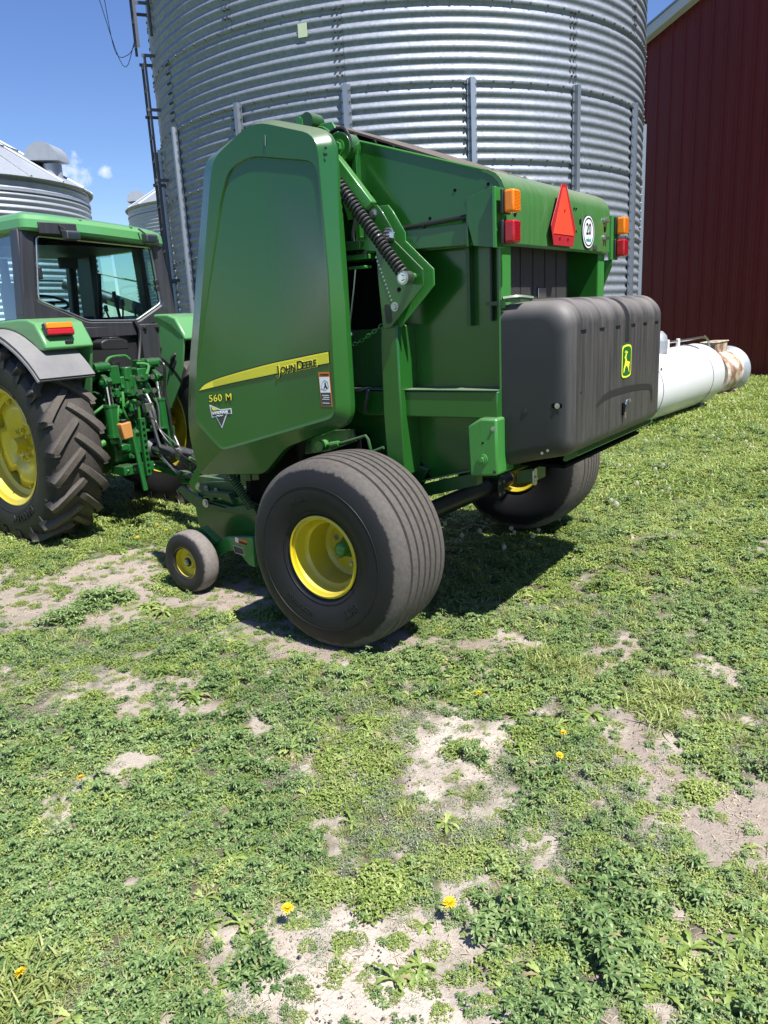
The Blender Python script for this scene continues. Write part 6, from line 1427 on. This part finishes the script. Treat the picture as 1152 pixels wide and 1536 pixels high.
# ================================================================== LIGHT, SKY, CAMERA
sd = Vector((.371, -.457, 1.0)).normalized(); elev = math.asin(sd.z); azr = math.atan2(sd.x, sd.y)
sun = bpy.data.lights.new('sun', 'SUN'); sun.energy = 4.6; sun.angle = rad(.53); sun.color = (1, .965, .91); so = bpy.data.objects.new('sun', sun); COL.objects.link(so); so.rotation_euler = (-sd).to_track_quat('-Z', 'Y').to_euler(); so.location = (3, -5, 12)
W = bpy.data.worlds.new('World'); S.world = W; W.use_nodes = True; nt = W.node_tree; bg = nt.nodes['Background']
sk = nt.nodes.new('ShaderNodeTexSky'); sk.sky_type = 'NISHITA'; sk.sun_disc = False; sk.sun_elevation = elev; sk.sun_rotation = azr; sk.air_density = 1.0; sk.dust_density = .2; sk.ozone_density = 4.0; sk.altitude = 300
bg.inputs['Strength'].default_value = .080
tc = nt.nodes.new('ShaderNodeTexCoord'); cl = None
def cloud(dirv, rx, seed, amt, prev):
    d_ = Vector(dirv).normalized(); dt = nt.nodes.new('ShaderNodeVectorMath'); dt.operation = 'DISTANCE'; nz = nt.nodes.new('ShaderNodeVectorMath'); nz.operation = 'NORMALIZE'; lk(nt, tc.outputs['Generated'], nz.inputs[0]); lk(nt, nz.outputs[0], dt.inputs[0]); dt.inputs[1].default_value = d_
    no = nt.nodes.new('ShaderNodeTexNoise'); no.inputs['Scale'].default_value = 70; no.inputs['Detail'].default_value = 5; lk(nt, nz.outputs[0], no.inputs['Vector'])
    v = mathn(nt, 'SUBTRACT', mathn(nt, 'SUBTRACT', 1, mathn(nt, 'DIVIDE', dt.outputs['Value'], rx)), mathn(nt, 'MULTIPLY', no.outputs['Fac'], 1.25)); v = mathn(nt, 'MULTIPLY', mathn(nt, 'MAXIMUM', v, 0), amt)
    return v
def pdir(px, py):
    P_ = rad(14.4); R_ = rad(2.9); f = Vector((0, math.cos(P_), -math.sin(P_))); r0 = Vector((1, 0, 0)); u0 = r0.cross(f); r = r0 * math.cos(R_) - u0 * math.sin(R_); u = u0 * math.cos(R_) + r0 * math.sin(R_)
    return f * 1154 + r * (px - 576) + u * (768 - py)
v = mathn(nt, 'MINIMUM', mathn(nt, 'ADD', cloud((-.305, .87, .155), .050, 1, 1.5, None), cloud((-.278, .885, .163), .024, 2, 1.5, None)), .55)
hs_ = nt.nodes.new('ShaderNodeHueSaturation'); hs_.inputs['Saturation'].default_value = 1.14; hs_.inputs['Value'].default_value = 1.0; hs_.inputs['Hue'].default_value = .513; lk(nt, sk.outputs[0], hs_.inputs['Color'])
lk(nt, mixc(nt, v, hs_.outputs[0], (8.0, 8.3, 9.4)), bg.inputs['Color'])

cam = bpy.data.cameras.new('camera'); co = bpy.data.objects.new('camera', cam); COL.objects.link(co); S.camera = co
P_ = rad(14.4); R_ = rad(2.9); fwd = Vector((0, math.cos(P_), -math.sin(P_))); r0 = Vector((1, 0, 0)); u0 = r0.cross(fwd); rt = r0 * math.cos(R_) - u0 * math.sin(R_); up_ = u0 * math.cos(R_) + r0 * math.sin(R_)
co.matrix_world = Matrix(((rt.x, up_.x, -fwd.x, 0), (rt.y, up_.y, -fwd.y, 0), (rt.z, up_.z, -fwd.z, 1.78), (0, 0, 0, 1)))
cam.sensor_fit = 'VERTICAL'; cam.sensor_height = 36; cam.lens = 36 * 1154 / 1536; cam.clip_end = 3000; cam.clip_start = .05
S.view_settings.view_transform = 'Standard'; S.view_settings.look = 'None'; S.view_settings.exposure = 1.0; S.view_settings.gamma = 1
S.cycles.max_bounces = 6; S.cycles.transparent_max_bounces = 12
